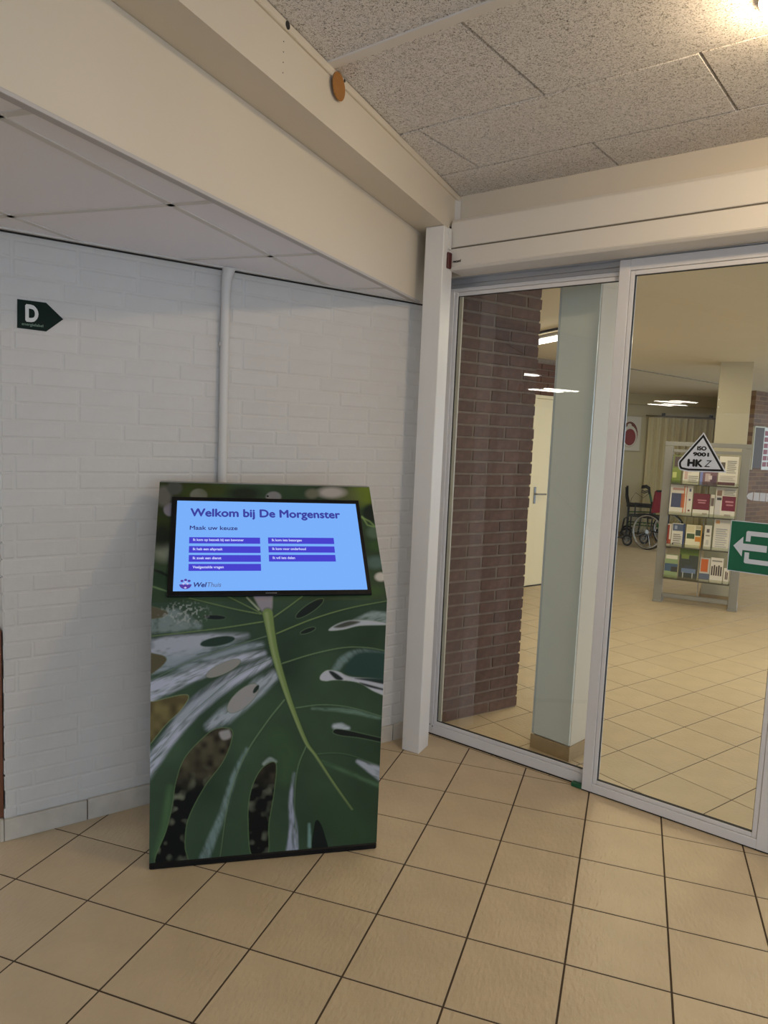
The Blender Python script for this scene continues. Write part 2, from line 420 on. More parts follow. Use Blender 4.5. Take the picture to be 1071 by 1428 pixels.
for i in range(len(rows) - 1):
    for j in range(len(cols) - 1):
        x1, x0 = rows[i], rows[i + 1]; y0, y1 = cols[j], cols[j + 1]
        q = [(x0 + .008, y0 + .008), (x1 - .008, y0 + .008), (x1 - .008, y1 - .008), (x0 + .008, y1 - .008)]
        q = clip(q, (-bl_n[0], -bl_n[1]), -(bl_a[0] * bl_n[0] + bl_a[1] * bl_n[1]) - .01)
        c_ = (sum(p_[0] for p_ in q) / len(q), sum(p_[1] for p_ in q) / len(q)) if q else None
        if not q: continue
        # in front of the white wall, or to the left of its end
        inf = (c_[0] - wx_a[0]) * wx_n[0] + (c_[1] - wx_a[1]) * wx_n[1] > -.25
        if inf: q = clip(q, wl_n, wl_a[0] * wl_n[0] + wl_a[1] * wl_n[1])
        if len(q) < 3: continue
        if (i, j) in lumcells: continue
        MB().prism(q, ZL + .002, ZL + .012).build('ceiling_tile', M_ctile, lc); npan += 1
mb = MB()
def rail(p0, p1):
    # a T-rail clipped against beam and wall
    d = (p1[0] - p0[0], p1[1] - p0[1]); L = math.hypot(*d); n = (-d[1] / L * .011, d[0] / L * .011)
    q = [(p0[0] - n[0], p0[1] - n[1]), (p1[0] - n[0], p1[1] - n[1]), (p1[0] + n[0], p1[1] + n[1]), (p0[0] + n[0], p0[1] + n[1])]
    q = clip(q, (-bl_n[0], -bl_n[1]), -(bl_a[0] * bl_n[0] + bl_a[1] * bl_n[1])); q = clip(q, wl_n, wl_a[0] * wl_n[0] + wl_a[1] * wl_n[1]) if p0[1] < 2.2 else q
    if len(q) > 2: MB().prism(q, ZL - .0005, ZL + .004).build('grid_rail', M_white, lc)
for c_ in cols: rail((-6.8, c_), (5.5, c_))
for r_ in rows: rail((r_, .6), (r_, 1.9)); rail((r_, 1.9 if r_ > 1.9 else 1.9), (r_, 2.21 if r_ > 1.9 else 5.6))
# edge angle along the white wall, and a dark strip that paints the shade below it
et = sroot('trim_2', (*WO, 0), WA)
MB().box(.0, 1.87, -.024, -.0, ZL - .004, ZL + .002).build('edge_angle', M_white, et)
MB().box(.0, 1.87, -.006, -.0012, ZL - .010, ZL - .004).build('dark_and_painted_shade', M_dark, et)
# recessed twin-tube luminaires in the lowered ceiling (mirrored in the door glass)
M_tube = glow('tube_light', (255, 250, 240), 26)
for n_, (i_, j_) in enumerate(sorted(lumcells)):
    x1, x0 = rows[i_], rows[i_ + 1]; y0, y1 = cols[j_], cols[j_ + 1]
    cx, cy = (x0 + x1) / 2, (y0 + y1) / 2
    t = thing('ceiling_luminaire', 'recessed twin tube luminaire in the lowered ceiling outside the picture, mirrored in the door glass', 'ceiling light',
              (cx * U7[0] + cy * N7[0], cx * U7[1] + cy * N7[1], ZL), a71, 'twin tube luminaires of the lowered ceiling')
    hw, hh = (x1 - x0) / 2 - .01, (y1 - y0) / 2 - .01
    MB().box(-hw, hw, -hh, hh, .006, .012).build('tray', M_white, t)
    for s in (-1, 1): MB().box(-hw + .03, hw - .03, s * .13 - .035, s * .13 + .035, -.010, .004).build('tube', M_tube, t)

# ------------------------------------------------------------------ HALL CEILING, WOOD WOOL PANELS (frame of the door wall)
ceil = sroot('ceiling', (*DO, 0), DA)
MB().box(-9, 6, -9, .03, ZC + .022, ZC + .06).build('ceiling_backing', M_dark, ceil)
fyp = [((p_[0] - DO[0]) * DX[0] + (p_[1] - DO[1]) * DX[1], (p_[0] - DO[0]) * DY[0] + (p_[1] - DO[1]) * DY[1]) for p_ in (bpt(-3, fy - .002), bpt(0, fy - .002))]
fd = (fyp[1][0] - fyp[0][0], fyp[1][1] - fyp[0][1]); fl_ = math.hypot(*fd); fn = (-fd[1] / fl_, fd[0] / fl_); fk = fyp[0][0] * fn[0] + fyp[0][1] * fn[1]
ys = [.01, -.30, -.755, -1.30, -1.90, -2.50, -3.1, -3.7, -4.3, -4.9]
offs = [-.03, -.53, -.005, -.5, 0, -.5, 0, -.5, 0]
for r_ in range(len(ys) - 1):
    y1, y0 = ys[r_], ys[r_ + 1]
    for k in range(-6, 5):
        x0 = offs[r_] + k * 1.02; x1 = x0 + 1.02
        g = .0014
        q = clip([(x0 + g, y0 + g), (x1 - g, y0 + g), (x1 - g, y1 - g), (x0 + g, y1 - g)], fn, fk)
        if len(q) < 3 or y0 < -5 : continue
        hi = inset(q, .004)
        if len(hi) != len(q): hi = q
        dz = random.uniform(-.001, .001)
        MB().frustum(hi, q, ZC + dz, ZC + .022).build('ceiling_panel', M_wool, ceil)
MB().box(-1.2, 3, -1.325, -1.285, ZC - .006, ZC + .001).build('batten', mat('batten_paint', (232, 226, 218), .7), ceil, .001)
# dome lamp at the top right corner of the view
M_dome = glow('warm_lamp_glass', (255, 226, 184), 95)
t = thing('dome_lamp', 'warm glowing round ceiling lamp at the top right corner under the textured ceiling', 'lamp', (1.0, 1.95, ZC), 0)
mb = MB(); n = 20; rings = 6; vs = []; fs = []
for i in range(rings):
    a = i / (rings - 1) * PI / 2
    for k in range(n): vs.append((.105 * math.cos(a) * math.cos(2 * PI * k / n) if i < rings - 1 else .002 * math.cos(2 * PI * k / n), .105 * math.cos(a) * math.sin(2 * PI * k / n) if i < rings - 1 else .002 * math.sin(2 * PI * k / n), -.02 - .07 * math.sin(a)))
for i in range(rings - 1):
    for k in range(n): fs.append((i * n + k, i * n + (k + 1) % n, (i + 1) * n + (k + 1) % n, (i + 1) * n + k))
mb.add(vs, fs).build('lamp_shade', M_dome, t, smooth=True)
MB().disc((0, 0, -.011), (0, 0, 1), .112, .02, 28).build('lamp_base', M_white, t)

# ------------------------------------------------------------------ DOOR WALL: lintel, post, operator, leaves
lint = struct(MB().box(-.86, 3.0, -.012, .02, 2.345, ZC + .06).box(-.86, 3.0, .02, .16, 2.36, ZC + .06).build('wall_back', M_cream)); place(lint, (*DO, 0), DA)
# jamb wall behind the post, up to the pier
post = sroot('column')
pc = [(0.139, 3.533), (0.222, 3.483), (0.275, 3.590), (0.192, 3.640)]
MB().prism(pc, 0.0, ZS - .001).build('post_shaft', mat('post_paint', (232, 230, 226), .42, noise=(4, .02)), post, .003)
jw = struct(MB().prism([(.175, 3.745), (.262, 3.74), (.345, 3.86), (.25, 4.3), (-.1, 4.3), (-.12, 3.75), (.10, 3.80)], 0, ZC + .06).build('wall_corner', M_cream))
# operator
op = thing('door_operator', 'long cream sliding door operator housing above the glass doors', 'door operator', (*DO, 0), DA)
def prof(pts, x0, x1, name, m_, bv=.0): return MB().sideprism(pts, x0, x1).build(name, m_, op, bv, seg=2)
prof([(-.128, 2.452), (-.128, 2.565), (-.115, 2.582), (-.013, 2.582), (-.013, 2.452)], -.775, 2.9, 'upper_cover', M_oper, .002)
prof([(-.131, 2.362), (-.118, 2.350), (-.0135, 2.3445), (-.0135, 2.448), (-.131, 2.444)], -.781, 2.9, 'lower_cover', M_oper, .002)
prof([(-.120, 2.438), (-.120, 2.458), (-.02, 2.458), (-.02, 2.438)], -.774, 2.9, 'groove', mat('groove_grey', (120, 112, 98), .7))
prof([(-.128, 2.36), (-.128, 2.55), (-.04, 2.56), (-.04, 2.35)], -.788, -.776, 'end_plate', M_dark)
MB().box(-.769, -.757, -.165, -.134, 2.352, 2.425).build('end_bracket', mat('dark_red_plastic', (74, 14, 16), .5), op, .003)
text_on_wall('maker_mark', 'record', .017, M_black, op, -.752, -.1325, 2.381, .0010, width=.042)
# slim vertical plate with two screws beside the operator
pl_ = thing('mounting_plate', 'slim white vertical plate with two screws beside the operator housing', 'plate', (*DO, 0), DA)
MB().box(-.806, -.800, -.125, -.014, ZS + .001, 2.705).build('plate', M_white, pl_, .001)
MB().box(-.769, -.764, -.160, -.134, 2.44, ZS - .002).build('flange', M_white, pl_, .001)
for z_ in (2.60, 2.675): MB().disc((-.799, -.09, z_), (1, 0, 0), .005, .004, 12).build('screw', M_ink, pl_)

M_bead = mat('glazing_bead', (196, 188, 168), .4)
def leaf(name, x0, x1, y0, y1, z0, z1, st, rail_b, rail_t, label, glass_name='glass_pane'):
    t = sroot(name, (*DO, 0), DA); t['label'] = label
    bd = .018
    MB().box(x0, x0 + st, y0, y1, z0, z1).build('stile', M_alu, t, .002)
    MB().box(x1 - st, x1, y0, y1, z0, z1).build('stile', M_alu, t, .002)
    MB().box(x0 + st, x1 - st, y0, y1, z0, z0 + rail_b).build('rail', M_alu, t, .002)
    MB().box(x0 + st, x1 - st, y0, y1, z1 - rail_t, z1).build('rail', M_alu, t, .002)
    a, b, c, d = x0 + st + .0012, x1 - st - .0012, z0 + rail_b + .0012, z1 - rail_t - .0012
    MB().box(a, a + bd, y0 + .004, y1 - .003, c, d).build('glazing_bead', M_alu, t, .0015)
    MB().box(b - bd, b, y0 + .004, y1 - .003, c, d).build('glazing_bead', M_alu, t, .0015)
    MB().box(a + bd + .001, b - bd - .001, y0 + .004, y1 - .003, c, c + bd).build('glazing_bead', M_alu, t, .0015)
    MB().box(a + bd + .001, b - bd - .001, y0 + .004, y1 - .003, d - bd, d).build('glazing_bead', M_alu, t, .0015)
    ym = (y0 + y1) / 2
    sl = MB(); e = .0016
    for (p0, p1, q0, q1) in ((a + bd, b - bd, c + bd, c + bd + e), (a + bd, b - bd, d - bd - e, d - bd), (a + bd, a + bd + e, c + bd, d - bd), (b - bd - e, b - bd, c + bd, d - bd)):
        sl.box(p0, p1, y0 + .008, y1 - .008, q0, q1)
    sl.build('rubber_seal', M_seal, t)
    # a single pane sheet (front surface)
    MB().add([(a + bd - .004, ym, c + bd - .004), (b - bd + .004, ym, c + bd - .004), (b - bd + .004, ym, d - bd + .004), (a + bd - .004, ym, d - bd + .004)], [(0, 1, 2, 3)]).build(glass_name, M_glass, t)
    return t
# right leaf, in front
dr = leaf('door_1', 0, .770, 0, .032, .006, 2.338, .047, .040, .047, 'white framed glass door leaf carrying the stickers')
MB().box(.002, .768, .004, .028, .0005, .006).build('brush_strip', M_seal, dr)
# left leaf, behind
dl = leaf('door_2', -.885, .055, .036, .066, .008, 2.300, .040, .050, .018, 'left glass door leaf in front of the brick pier')
MB().box(-.883, .053, .040, .062, .0005, .008).build('brush_strip', M_seal, dl)
MB().box(-.826, -.806, .052, .062, .07, 2.27).build('inner_jamb', M_bead, dl)
for z_, x_ in ((.055, -.862), (.048, -.846)): MB().disc((x_, .0355, z_), (0, 1, 0), .004, .002, 10).build('screw', M_steel, dl)
# further leaf to the right, mostly outside the picture
leaf('door_3', .775, 1.545, 0, .032, .006, 2.338, .047, .040, .047, 'right hand leaf of the sliding doors')
# track
tr = sroot('trim_3', (*DO, 0), DA)
MB().box(-.885, -.002, .033, .060, 2.300, 2.318).box(-.885, -.002, .028, .066, 2.318, 2.345).build('door_track', M_alu2, tr, .002)
MB().box(-.89, 2.9, .0, .07, 2.340, 2.350).build('track_top', M_alu2, tr)
MB().box(-.905, -.887, .034, .07, 0.0, 2.340).build('side_jamb', M_alu2, tr, .002)
MB().box(-.887, -.880, .0355, .0415, .02, 2.34).build('jamb_seal', M_seal, tr)
MB().box(1.55, 3.0, .0, .12, 0, 2.34).build('wall_right_of_doors', M_cream, tr)
# floor guide
g = MB().box(-.052, -.001, .003, .030, .0005, .020).build('floor_guide', mat('green_plastic', (24, 92, 62), .5), None, .003); place(g, (*DO, 0), DA)
tag(g, 'small green plastic floor guide between the two glass door leaves', 'door guide')

# ------------------------------------------------------------------ STICKERS ON THE RIGHT LEAF (glass at y=.016)
GY = .016
M_stw = mat('sticker_white', (205, 212, 222), .5); M_blk = mat('sticker_black', (8, 8, 10), .5)
hk = thing('certification_sticker', 'white triangular sticker with black border reading ISO 9001 HKZ on the right glass door', 'sticker', (*DO, 0), DA)
tri = [(.3080, 1.4775), (.3120, 1.4742), (.3430, 1.4695), (.4885, 1.4745), (.3905, 1.6300), (.3020, 1.5120), (.3000, 1.5020), (.3020, 1.4880)]
def ins2(poly, d): return inset(poly, d)
MB().wallprism(tri, GY - .0014, GY - .0006).build('sticker_sheet', M_stw, hk)
MB().wallprism(ins2(tri, .0045), GY - .0020, GY - .0014).build('border', M_blk, hk)
MB().wallprism(ins2(tri, .0125), GY - .0026, GY - .0020).build('inner_field', M_stw, hk)
text_on_wall('lettering', 'ISO', .0215, M_blk, hk, .3705, GY - .0031, 1.5585, .0022, width=.036)
text_on_wall('lettering', '9001', .0205, M_blk, hk, .3560, GY - .0031, 1.5345, .0022, width=.062)
text_on_wall('lettering', 'HK', .0390, M_blk, hk, .3375, GY - .0031, 1.4925, .0048, width=.060)
text_on_wall('lettering', 'Z', .0390, M_blk, hk, .4030, GY - .0031, 1.4925, .0001, width=.028, shear=.35)
ex = thing('exit_sign_sticker', 'green exit pictogram sticker with a white left arrow on the right glass door', 'sticker', (*DO, 0), DA)
M_eg = mat('exit_green', (14, 96, 68), .5)
MB().wallprism([(.5215, 1.0895), (.715, 1.0895), (.715, 1.2905), (.5215, 1.2905)], GY - .0014, GY - .0006).build('sticker_sheet', M_stw, ex)
MB().wallprism([(.5245, 1.0925), (.712, 1.0925), (.712, 1.2875), (.5245, 1.2875)], GY - .0020, GY - .0014).build('green_field', M_eg, ex)
MB().wallprism([(.5378, 1.1910), (.5710, 1.1515), (.5718, 1.1775), (.6570, 1.1775), (.6570, 1.2035), (.5718, 1.2035), (.5710, 1.2300)], GY - .0026, GY - .0020).build('arrow', M_stw, ex)
def frame_piece(pts): MB().wallprism(pts, GY - .0026, GY - .0020).build('door_outline', M_stw, ex)
frame_piece([(.5806, 1.2130), (.5970, 1.2130), (.5970, 1.2360), (.6700, 1.2360), (.6700, 1.2540), (.5850, 1.2540), (.5806, 1.2500)])
frame_piece([(.5806, 1.1310), (.5850, 1.1270), (.6700, 1.1270), (.6700, 1.1450), (.5970, 1.1450), (.5970, 1.1700), (.5806, 1.1700)])
frame_piece([(.6705, 1.1270), (.6880, 1.1270), (.6880, 1.2540), (.6705, 1.2540)])
sf = thing('manifestation_sticker', 'pale grey dashed arrow strip on the glass above the green exit sticker', 'sticker', (*DO, 0), DA)
MB().wallprism([(.5690, 1.3885), (.5740, 1.3780), (.5900, 1.3735), (.5900, 1.4055), (.5740, 1.4000)], GY - .0014, GY - .0006).build('strip_piece', M_stw, sf)
for x_ in (.5935, .6150, .6365, .658, .6795): MB().wallprism([(x_, 1.3735), (x_ + .0195, 1.3735), (x_ + .0195, 1.4055), (x_, 1.4055)], GY - .0014, GY - .0006).build('strip_piece', M_stw, sf)

# ------------------------------------------------------------------ BACK ROOM
# brick pier behind the left leaf
PA = R(33.2); PO = (0.832, 4.199)       # x runs from right end towards the door jamb (negative)
pier = sroot('wall_pier', (*PO, 0), PA)
M_br = mat('dark_red_brick', (104, 76, 64), .75, noise=(22, .34), bump=(50, .6), vary=.14)
M_brj = mat('grey_brown_mortar', (132, 116, 104), .9, noise=(30, .2), bump=(90, .6))
M_brj2 = mat('pale_mortar', (150, 134, 118), .9, noise=(30, .2))
MB().box(-.66, -.006, .0045, .20, 0, 2.43).build('mortar_bed', M_brj, pier)
z = .0; k = 0; PL = .66; bs = {}
while z < 2.40:
    segs = []
    x = 0.0; first_len = [.213, .104][k % 2]; L = first_len
    while x > -PL + .02:
        x0 = max(x - L + .0, -PL); segs.append((x0, x)); x = x0 - .011; L = .213 if k % 2 == 0 or x < -.12 else .213
    for (x0, x1) in segs:
        end = x1 == 0
        key = (round(x1 - x0, 3), end, random.randint(0, 3))
        if key not in bs:
            L_ = x1 - x0; bm_ = MB().box(0, L_, 0, .101 if end else .06, 0, .0535)
            me = bm_.mesh('brick', M_br, .0025)
            for v in me.vertices: v.co += Vector((random.uniform(-.0018, .0018), random.uniform(-.0012, .0012), random.uniform(-.0015, .0015)))
            bs[key] = me
        o = link('brick', bs[key], pier); o.location = (x0 + (random.uniform(-.003, .004) if end else 0), random.uniform(-.0015, .0015), z + .006)
        if z + .0595 > ZB: o.location.z = z + .002
    z += .0655; k += 1
mb = MB(); z = 0; k = 0
while z < 2.36:
    mb.box(-.10, random.uniform(-.001, .003), .112, .20, z + .006, z + .0595); z += .0655
o = mb.build('brick', M_br, pier); o['kind'] = 'stuff'

# frosted / painted column close behind the doors
fc = sroot('wall_column')
c0, c1 = (0.807, 3.634), (0.962, 3.482); ca = math.atan2(c1[1] - c0[1], c1[0] - c0[0]); cw = math.hypot(c1[0] - c0[0], c1[1] - c0[1])
place(fc, (*c0, 0), ca)
MB().box(.004, cw, .012, .20, 0, ZB).build('column_core', M_cream, fc, .002)
MB().box(.010, cw - .002, .0, .0105, .075, ZB).build('satin_panel', mat('satin_grey_panel', (214, 220, 212), .22, noise=(1.2, .05), coat=.4), fc, .001)
MB().box(.0, .0095, -.001, .012, .075, ZB).build('panel_edge', mat('panel_edge_grey', (186, 194, 196), .4), fc)
MB().box(.0, cw + .004, -.010, .0, .0, .072).build('skirting_tile', M_skirt2, fc, .001)
MB().box(cw + .0005, cw + .010, -.010, .20, .0, .072).build('skirting_tile', M_skirt2, fc, .001)

# ceiling of the back room
M_cb = mat('back_ceiling_paint', (226, 214, 186), .6, noise=(.8, .04))
cb = sroot('ceiling_back')
q = [(-3, 1), (9, 1), (9, 14), (-3, 14)]
q = clip(q, (-DY[0], -DY[1]), -(DO[0] * DY[0] + DO[1] * DY[1] + .162))
MB().prism(q, ZB, ZB + .05).build('ceiling_slab', M_cb, cb)
d_ = Vector((4.39 - 2.67, 9.91 - 8.40, 0)); L_ = d_.length; an = math.atan2(d_.y, d_.x)
o = MB().box(-.2, L_ + .6, -.012, .012, ZB - .008, ZB).build('ceiling_rail', mat('rail_grey', (140, 126, 100), .6), cb); place(o, (2.67, 8.40, 0), an)
# door wall of the back room
BW = R(36.4); bo = (1.50, 7.745)
bw = sroot('wall_back_left', (*bo, 0), BW)
M_bdark = mat('brown_brick', (104, 66, 44), .75, noise=(14, .3), bump=(60, .4), vary=.12)
MB().box(-1.6, .03, 0.01, .12, 0, ZB).box(.0, 1.36, .02, .12, 2.02, ZB).box(.985, 1.36, .01, .12, 0, ZB).build('mortar_bed', M_brj2, bw)
z = 2.055; k = 0
while z < 2.36:
    x = -.11 * (k % 2) - .1
    while x < 1.36:
        MB().box(max(x, -.1), min(x + .21, 1.36), .0, .03, z, min(z + .055, ZB - .001)).build('brick', M_bdark, bw, .002); x += .221
    z += .0665; k += 1
MB().box(1.0, 1.365, -.002, .01, 0, ZB).build('plaster_strip', M_cream, bw)
d4 = sroot('door_4', (*bo, 0), BW)
M_door = mat('cream_door', (238, 226, 190), .4)
MB().box(.03, .065, -.01, .05, .0, 2.015).box(.95, .985, -.01, .05, .0, 2.015).box(.03, .985, -.01, .05, 2.015, 2.05).build('door_frame', M_door, d4, .002)
MB().box(.068, .948, .0, .04, .008, 2.013).build('door_panel', M_door, d4, .002)
h = MB().tube([(.125, -.002, 1.005), (.125, -.05, 1.005), (.15, -.055, 1.005), (.245, -.055, 1.003)], .009, 10).build('door_handle', M_steel, d4, smooth=True)
MB().box(.108, .142, -.008, .0, .90, 1.08).build('handle_plate', M_steel, d4, .004)
MB().box(.03, .985, -.015, .02, .0, .010).build('threshold', M_dark, d4)
# tube lamp on the back ceiling seen past the pier
t = thing('tube_lamp', 'bright tube lamp on the ceiling seen between the brick pier and the column', 'ceiling light', (1.30, 6.08, ZB), R(-70))
MB().box(-.62, .62, -.045, .045, -.022, -.001).build('lamp_body', M_white, t, .003)
MB().tube([(-.58, 0, -.04), (.58, 0, -.04)], .018, 12).build('tube', glow('back_tube', (255, 246, 225), 14), t)
o = MB().box(-.9, .9, -.012, .012, -.016, -.001).build('ceiling_rail', M_dark, None); place(o, (1.215, 5.82, ZB), R(-70)); tag(o, 'thin dark rail on the back room ceiling just in front of the tube lamp', 'rail')

# far wall with a poster and a pale pleated sheet
FA = R(3.0); fo_ = (3.2, 12.50)
fwall = sroot('wall_far', (*fo_, 0), FA)
M_far = mat('far_wall_paint', (206, 194, 158), .6, noise=(1.0, .04))
MB().box(-2.2, 5.2, 0, .1, 0, ZB).build('wall_plaster', M_far, fwall)
MB().box(-2.2, 5.2, -.012, 0, 0, .08).build('skirting_strip', M_skirt2, fwall)
MB().box(-2.2, 5.2, -.12, 0, 2.25, ZB).build('pelmet', mat('pelmet_paint', (190, 174, 132), .6), fwall)

# square column behind the stand
o = sroot('wall_square_column', (3.31, 7.47, 0), R(-23.5))
MB().box(0, .30, 0, .30, 0, ZB).build('column_shaft', mat('column_cream', (200, 190, 162), .5, noise=(1.5, .03)), o, .003)
MB().box(-.008, .308, -.010, .308, 0, .07).build('skirting_strip', M_skirt2, o)
for z_ in (1.985, 2.06): MB().disc((.012, -.002, z_), (0, 1, 0), .008, .004, 10).build('screw', M_ink, o)

# brown brick wall far right
rb = sroot('wall_right', (5.33, 10.78, 0), R(36.4))
M_fbr = bpy.data.materials.new('far_brick'); M_fbr.use_nodes = True
nt = M_fbr.node_tree; b = nt.nodes['Principled BSDF']; b.inputs['Roughness'].default_value = .7
tc = nt.nodes.new('ShaderNodeTexCoord'); mp = nt.nodes.new('ShaderNodeMapping'); mp.inputs['Rotation'].default_value = (PI / 2, 0, 0)
bt = nt.nodes.new('ShaderNodeTexBrick'); bt.inputs['Scale'].default_value = 1; bt.inputs['Brick Width'].default_value = .22; bt.inputs['Row Height'].default_value = .0655; bt.inputs['Mortar Size'].default_value = .005
bt.inputs['Color1'].default_value = (*lin((124, 84, 46)), 1); bt.inputs['Color2'].default_value = (*lin((98, 66, 36)), 1); bt.inputs['Mortar'].default_value = (*lin((140, 108, 68)), 1)
nt.links.new(tc.outputs['Object'], mp.inputs[0]); nt.links.new(mp.outputs[0], bt.inputs['Vector']); nt.links.new(bt.outputs['Color'], b.inputs['Base Color'])
MB().box(0, 3, 0, .2, 0, ZB).build('brick_face', M_fbr, rb)

# ------------------------------------------------------------------ things on the back room walls
M_paper = mat('paper_white', (222, 216, 200), .5); M_red = mat('dark_red_print', (140, 44, 36), .5); M_pf = mat('poster_frame', (196, 188, 160), .5)
po = thing('framed_poster', 'framed print of a dark red round shape on the far wall, left of the pale pleated sheet', 'poster', (*fo_, 0), FA)
MB().box(.70, 1.105, -.03, -.002, 1.465, 2.06).build('picture_frame', M_pf, po, .003)
MB().box(.712, 1.093, -.032, -.030, 1.477, 2.048).build('paper', M_paper, po)
def ell(cx, cz, a, b, n=24, rot=0): return [(cx + a * math.cos(2 * PI * k / n) * math.cos(rot) - b * math.sin(2 * PI * k / n) * math.sin(rot), cz + a * math.cos(2 * PI * k / n) * math.sin(rot) + b * math.sin(2 * PI * k / n) * math.cos(rot)) for k in range(n)]
MB().wallprism(ell(.905, 1.745, .140, .215), -.0335, -.032).build('print', mat('print_brown', (120, 62, 44), .5), po)
MB().wallprism(ell(.905, 1.715, .130, .180), -.0350, -.0335).build('print', M_paper, po)
MB().wallprism(ell(.912, 1.700, .100, .140), -.0365, -.0350).build('print', M_red, po)
MB().wallprism(ell(.895, 1.900, .035, .030), -.0365, -.0350).build('print', M_paper, po)
cu = thing('pleated_sheet', 'pale cream pleated sheet on the far wall behind the leaflet stand', 'pleated_sheet', (*fo_, 0), FA)
mb = MB(); n = 120; vs = []
for i in range(n + 1):
    x = 1.20 + 1.35 * i / n; y = -.075 + .028 * math.sin(i * .62) + .010 * math.sin(i * 1.7)
    vs += [(x, y, .12), (x, y, 2.05), (x, y + .006, 2.05), (x, y + .006, .12)]
fs = []
for i in range(n):
    a = i * 4; b = a + 4
    for k in range(4): fs.append((a + k, b + k, b + (k + 1) % 4, a + (k + 1) % 4))
fs += [(0, 1, 2, 3), (n * 4, n * 4 + 3, n * 4 + 2, n * 4 + 1)]
mb.add(vs, fs).build('pleats', mat('pleated_cream', (222, 210, 168), .8), cu, smooth=True)
MB().tube([(1.15, -.073, 2.075), (2.60, -.073, 2.075)], .012, 10).build('sheet_rail', mat('rail_brown', (128, 112, 84), .5), cu)
for x_ in (1.463, 2.286): MB().box(x_ - .012, x_ + .012, -.085, -.001, 2.085, 2.125).build('rail_bracket', M_dark, cu)
nb = thing('notice_sheet', 'tall white sheet with rows of dark red squares on the brown brick wall', 'notice', (5.33, 10.78, 0), R(36.4))
MB().box(.33, .76, -.006, -.001, 1.28, 1.91).build('sheet', M_paper, nb)
for i in range(6):
    for j in range(3): MB().box(.35 + j * .135, .46 + j * .135, -.008, -.006, 1.33 + i * .092, 1.398 + i * .092).build('print', M_red, nb)
gp = thing('wall_display_frame', 'narrow dark glazed frame on the brown brick wall beside the white sheet', 'frame', (5.33, 10.78, 0), R(36.4))
MB().box(.02, .30, -.02, -.001, 1.30, 1.90).build('backing', mat('dark_glazed_print', (84, 64, 46), .6), gp, .002)
MB().box(.0, .02, -.03, -.001, 1.28, 1.92).box(.0, .31, -.03, -.001, 1.90, 1.92).build('edge_strip', M_pf, gp, .002)

# ------------------------------------------------------------------ ROLLATOR and WHEELCHAIR by the far wall
M_blkm = mat('black_tube', (26, 26, 26), .35, coat=.3); M_grn = mat('dark_green_tube', (44, 96, 40), .35, coat=.4); M_rub = mat('black_rubber', (22, 22, 22), .8)
M_chrome = mat('chrome_rim', (190, 186, 176), .25, metal=.8); M_redf = mat('red_upholstery', (128, 14, 26), .7)
ro = thing('rollator', 'dark green walking rollator with black seat beside the wheelchair at the far wall', 'rollator', (3.98, 11.98, 0), R(-20))
def wheel(parent, c, rad, axis=(0, 1, 0), thick=.028, hub=True, name='wheel'):
    w_ = MB().ring(c, axis, rad - thick / 2, thick / 2, 28, 8).build(name, M_rub, parent, smooth=True)
    q = MB().ring(c, axis, rad - thick - .004, .006, 24, 6).disc(c, axis, .024, .045, 14)
    ax = Vector(axis).normalized(); h_ = Vector((0, 0, 1)); xx = ax.cross(h_).normalized()
    for k in range(5):
        a = 2 * PI * k / 5; e = Vector(c) + (xx * math.cos(a) + h_ * math.sin(a)) * (rad - thick - .004); q.tube([c, tuple(e)], .005, 6)
    q.build('wheel_hub', mat('hub_grey', (120, 120, 116), .4) if 'hub_grey' not in bpy.data.materials else bpy.data.materials['hub_grey'], w_)
    return w_
for y_ in (0, .46):
    wheel(ro, (.02, y_, .105), .105); wheel(ro, (.56, y_, .105), .105)
    MB().tube([(.02, y_ - .035, .105), (.02, y_ - .035, .24), (.02, y_, .27), (.02, y_, .56)], .013, 10).build('front_leg', M_blkm, ro, smooth=True)
    MB().tube([(.56, y_ - .035, .105), (.50, y_, .26), (.40, y_, .55), (.33, y_, .80)], .014, 10).build('rear_leg', M_grn, ro, smooth=True)
    MB().tube([(.02, y_, .27), (.50, y_, .27)], .010, 8).tube([(.02, y_, .44), (.42, y_, .46)], .010, 8).build('side_bar', M_grn, ro, smooth=True)
    MB().tube([(.33, y_, .79), (.32, y_, .87), (.27, y_, .90), (.20, y_, .885)], .017, 10).build('handle', M_rub, ro, smooth=True)
    MB().tube([(.32, y_, .83), (.25, y_, .80), (.20, y_, .82)], .009, 8).build('brake_lever', M_blkm, ro, smooth=True)
    MB().tube([(.02, y_, .56), (-.02, y_, .72), (-.03, y_, .88)], .018, 10).build('front_upright', M_rub, ro, smooth=True)
MB().tube([(.32, 0, .80), (.24, -.02, .72), (.12, -.02, .80), (.06, -.02, .70), (.03, 0, .50)], .004, 6).build('brake_cable', M_blkm, ro)
MB().box(-.01, .42, .0, .46, .56, .60).build('seat', M_rub, ro, .01)
MB().tube([(.02, 0, .24), (.02, .46, .24)], .010, 8).build('cross_bar', M_blkm, ro)

wc = thing('wheelchair', 'wheelchair with dark red back and pale hand rims standing behind the leaflet stand', 'wheelchair', (4.00, 11.00, 0), R(-20 + 180 - 32))
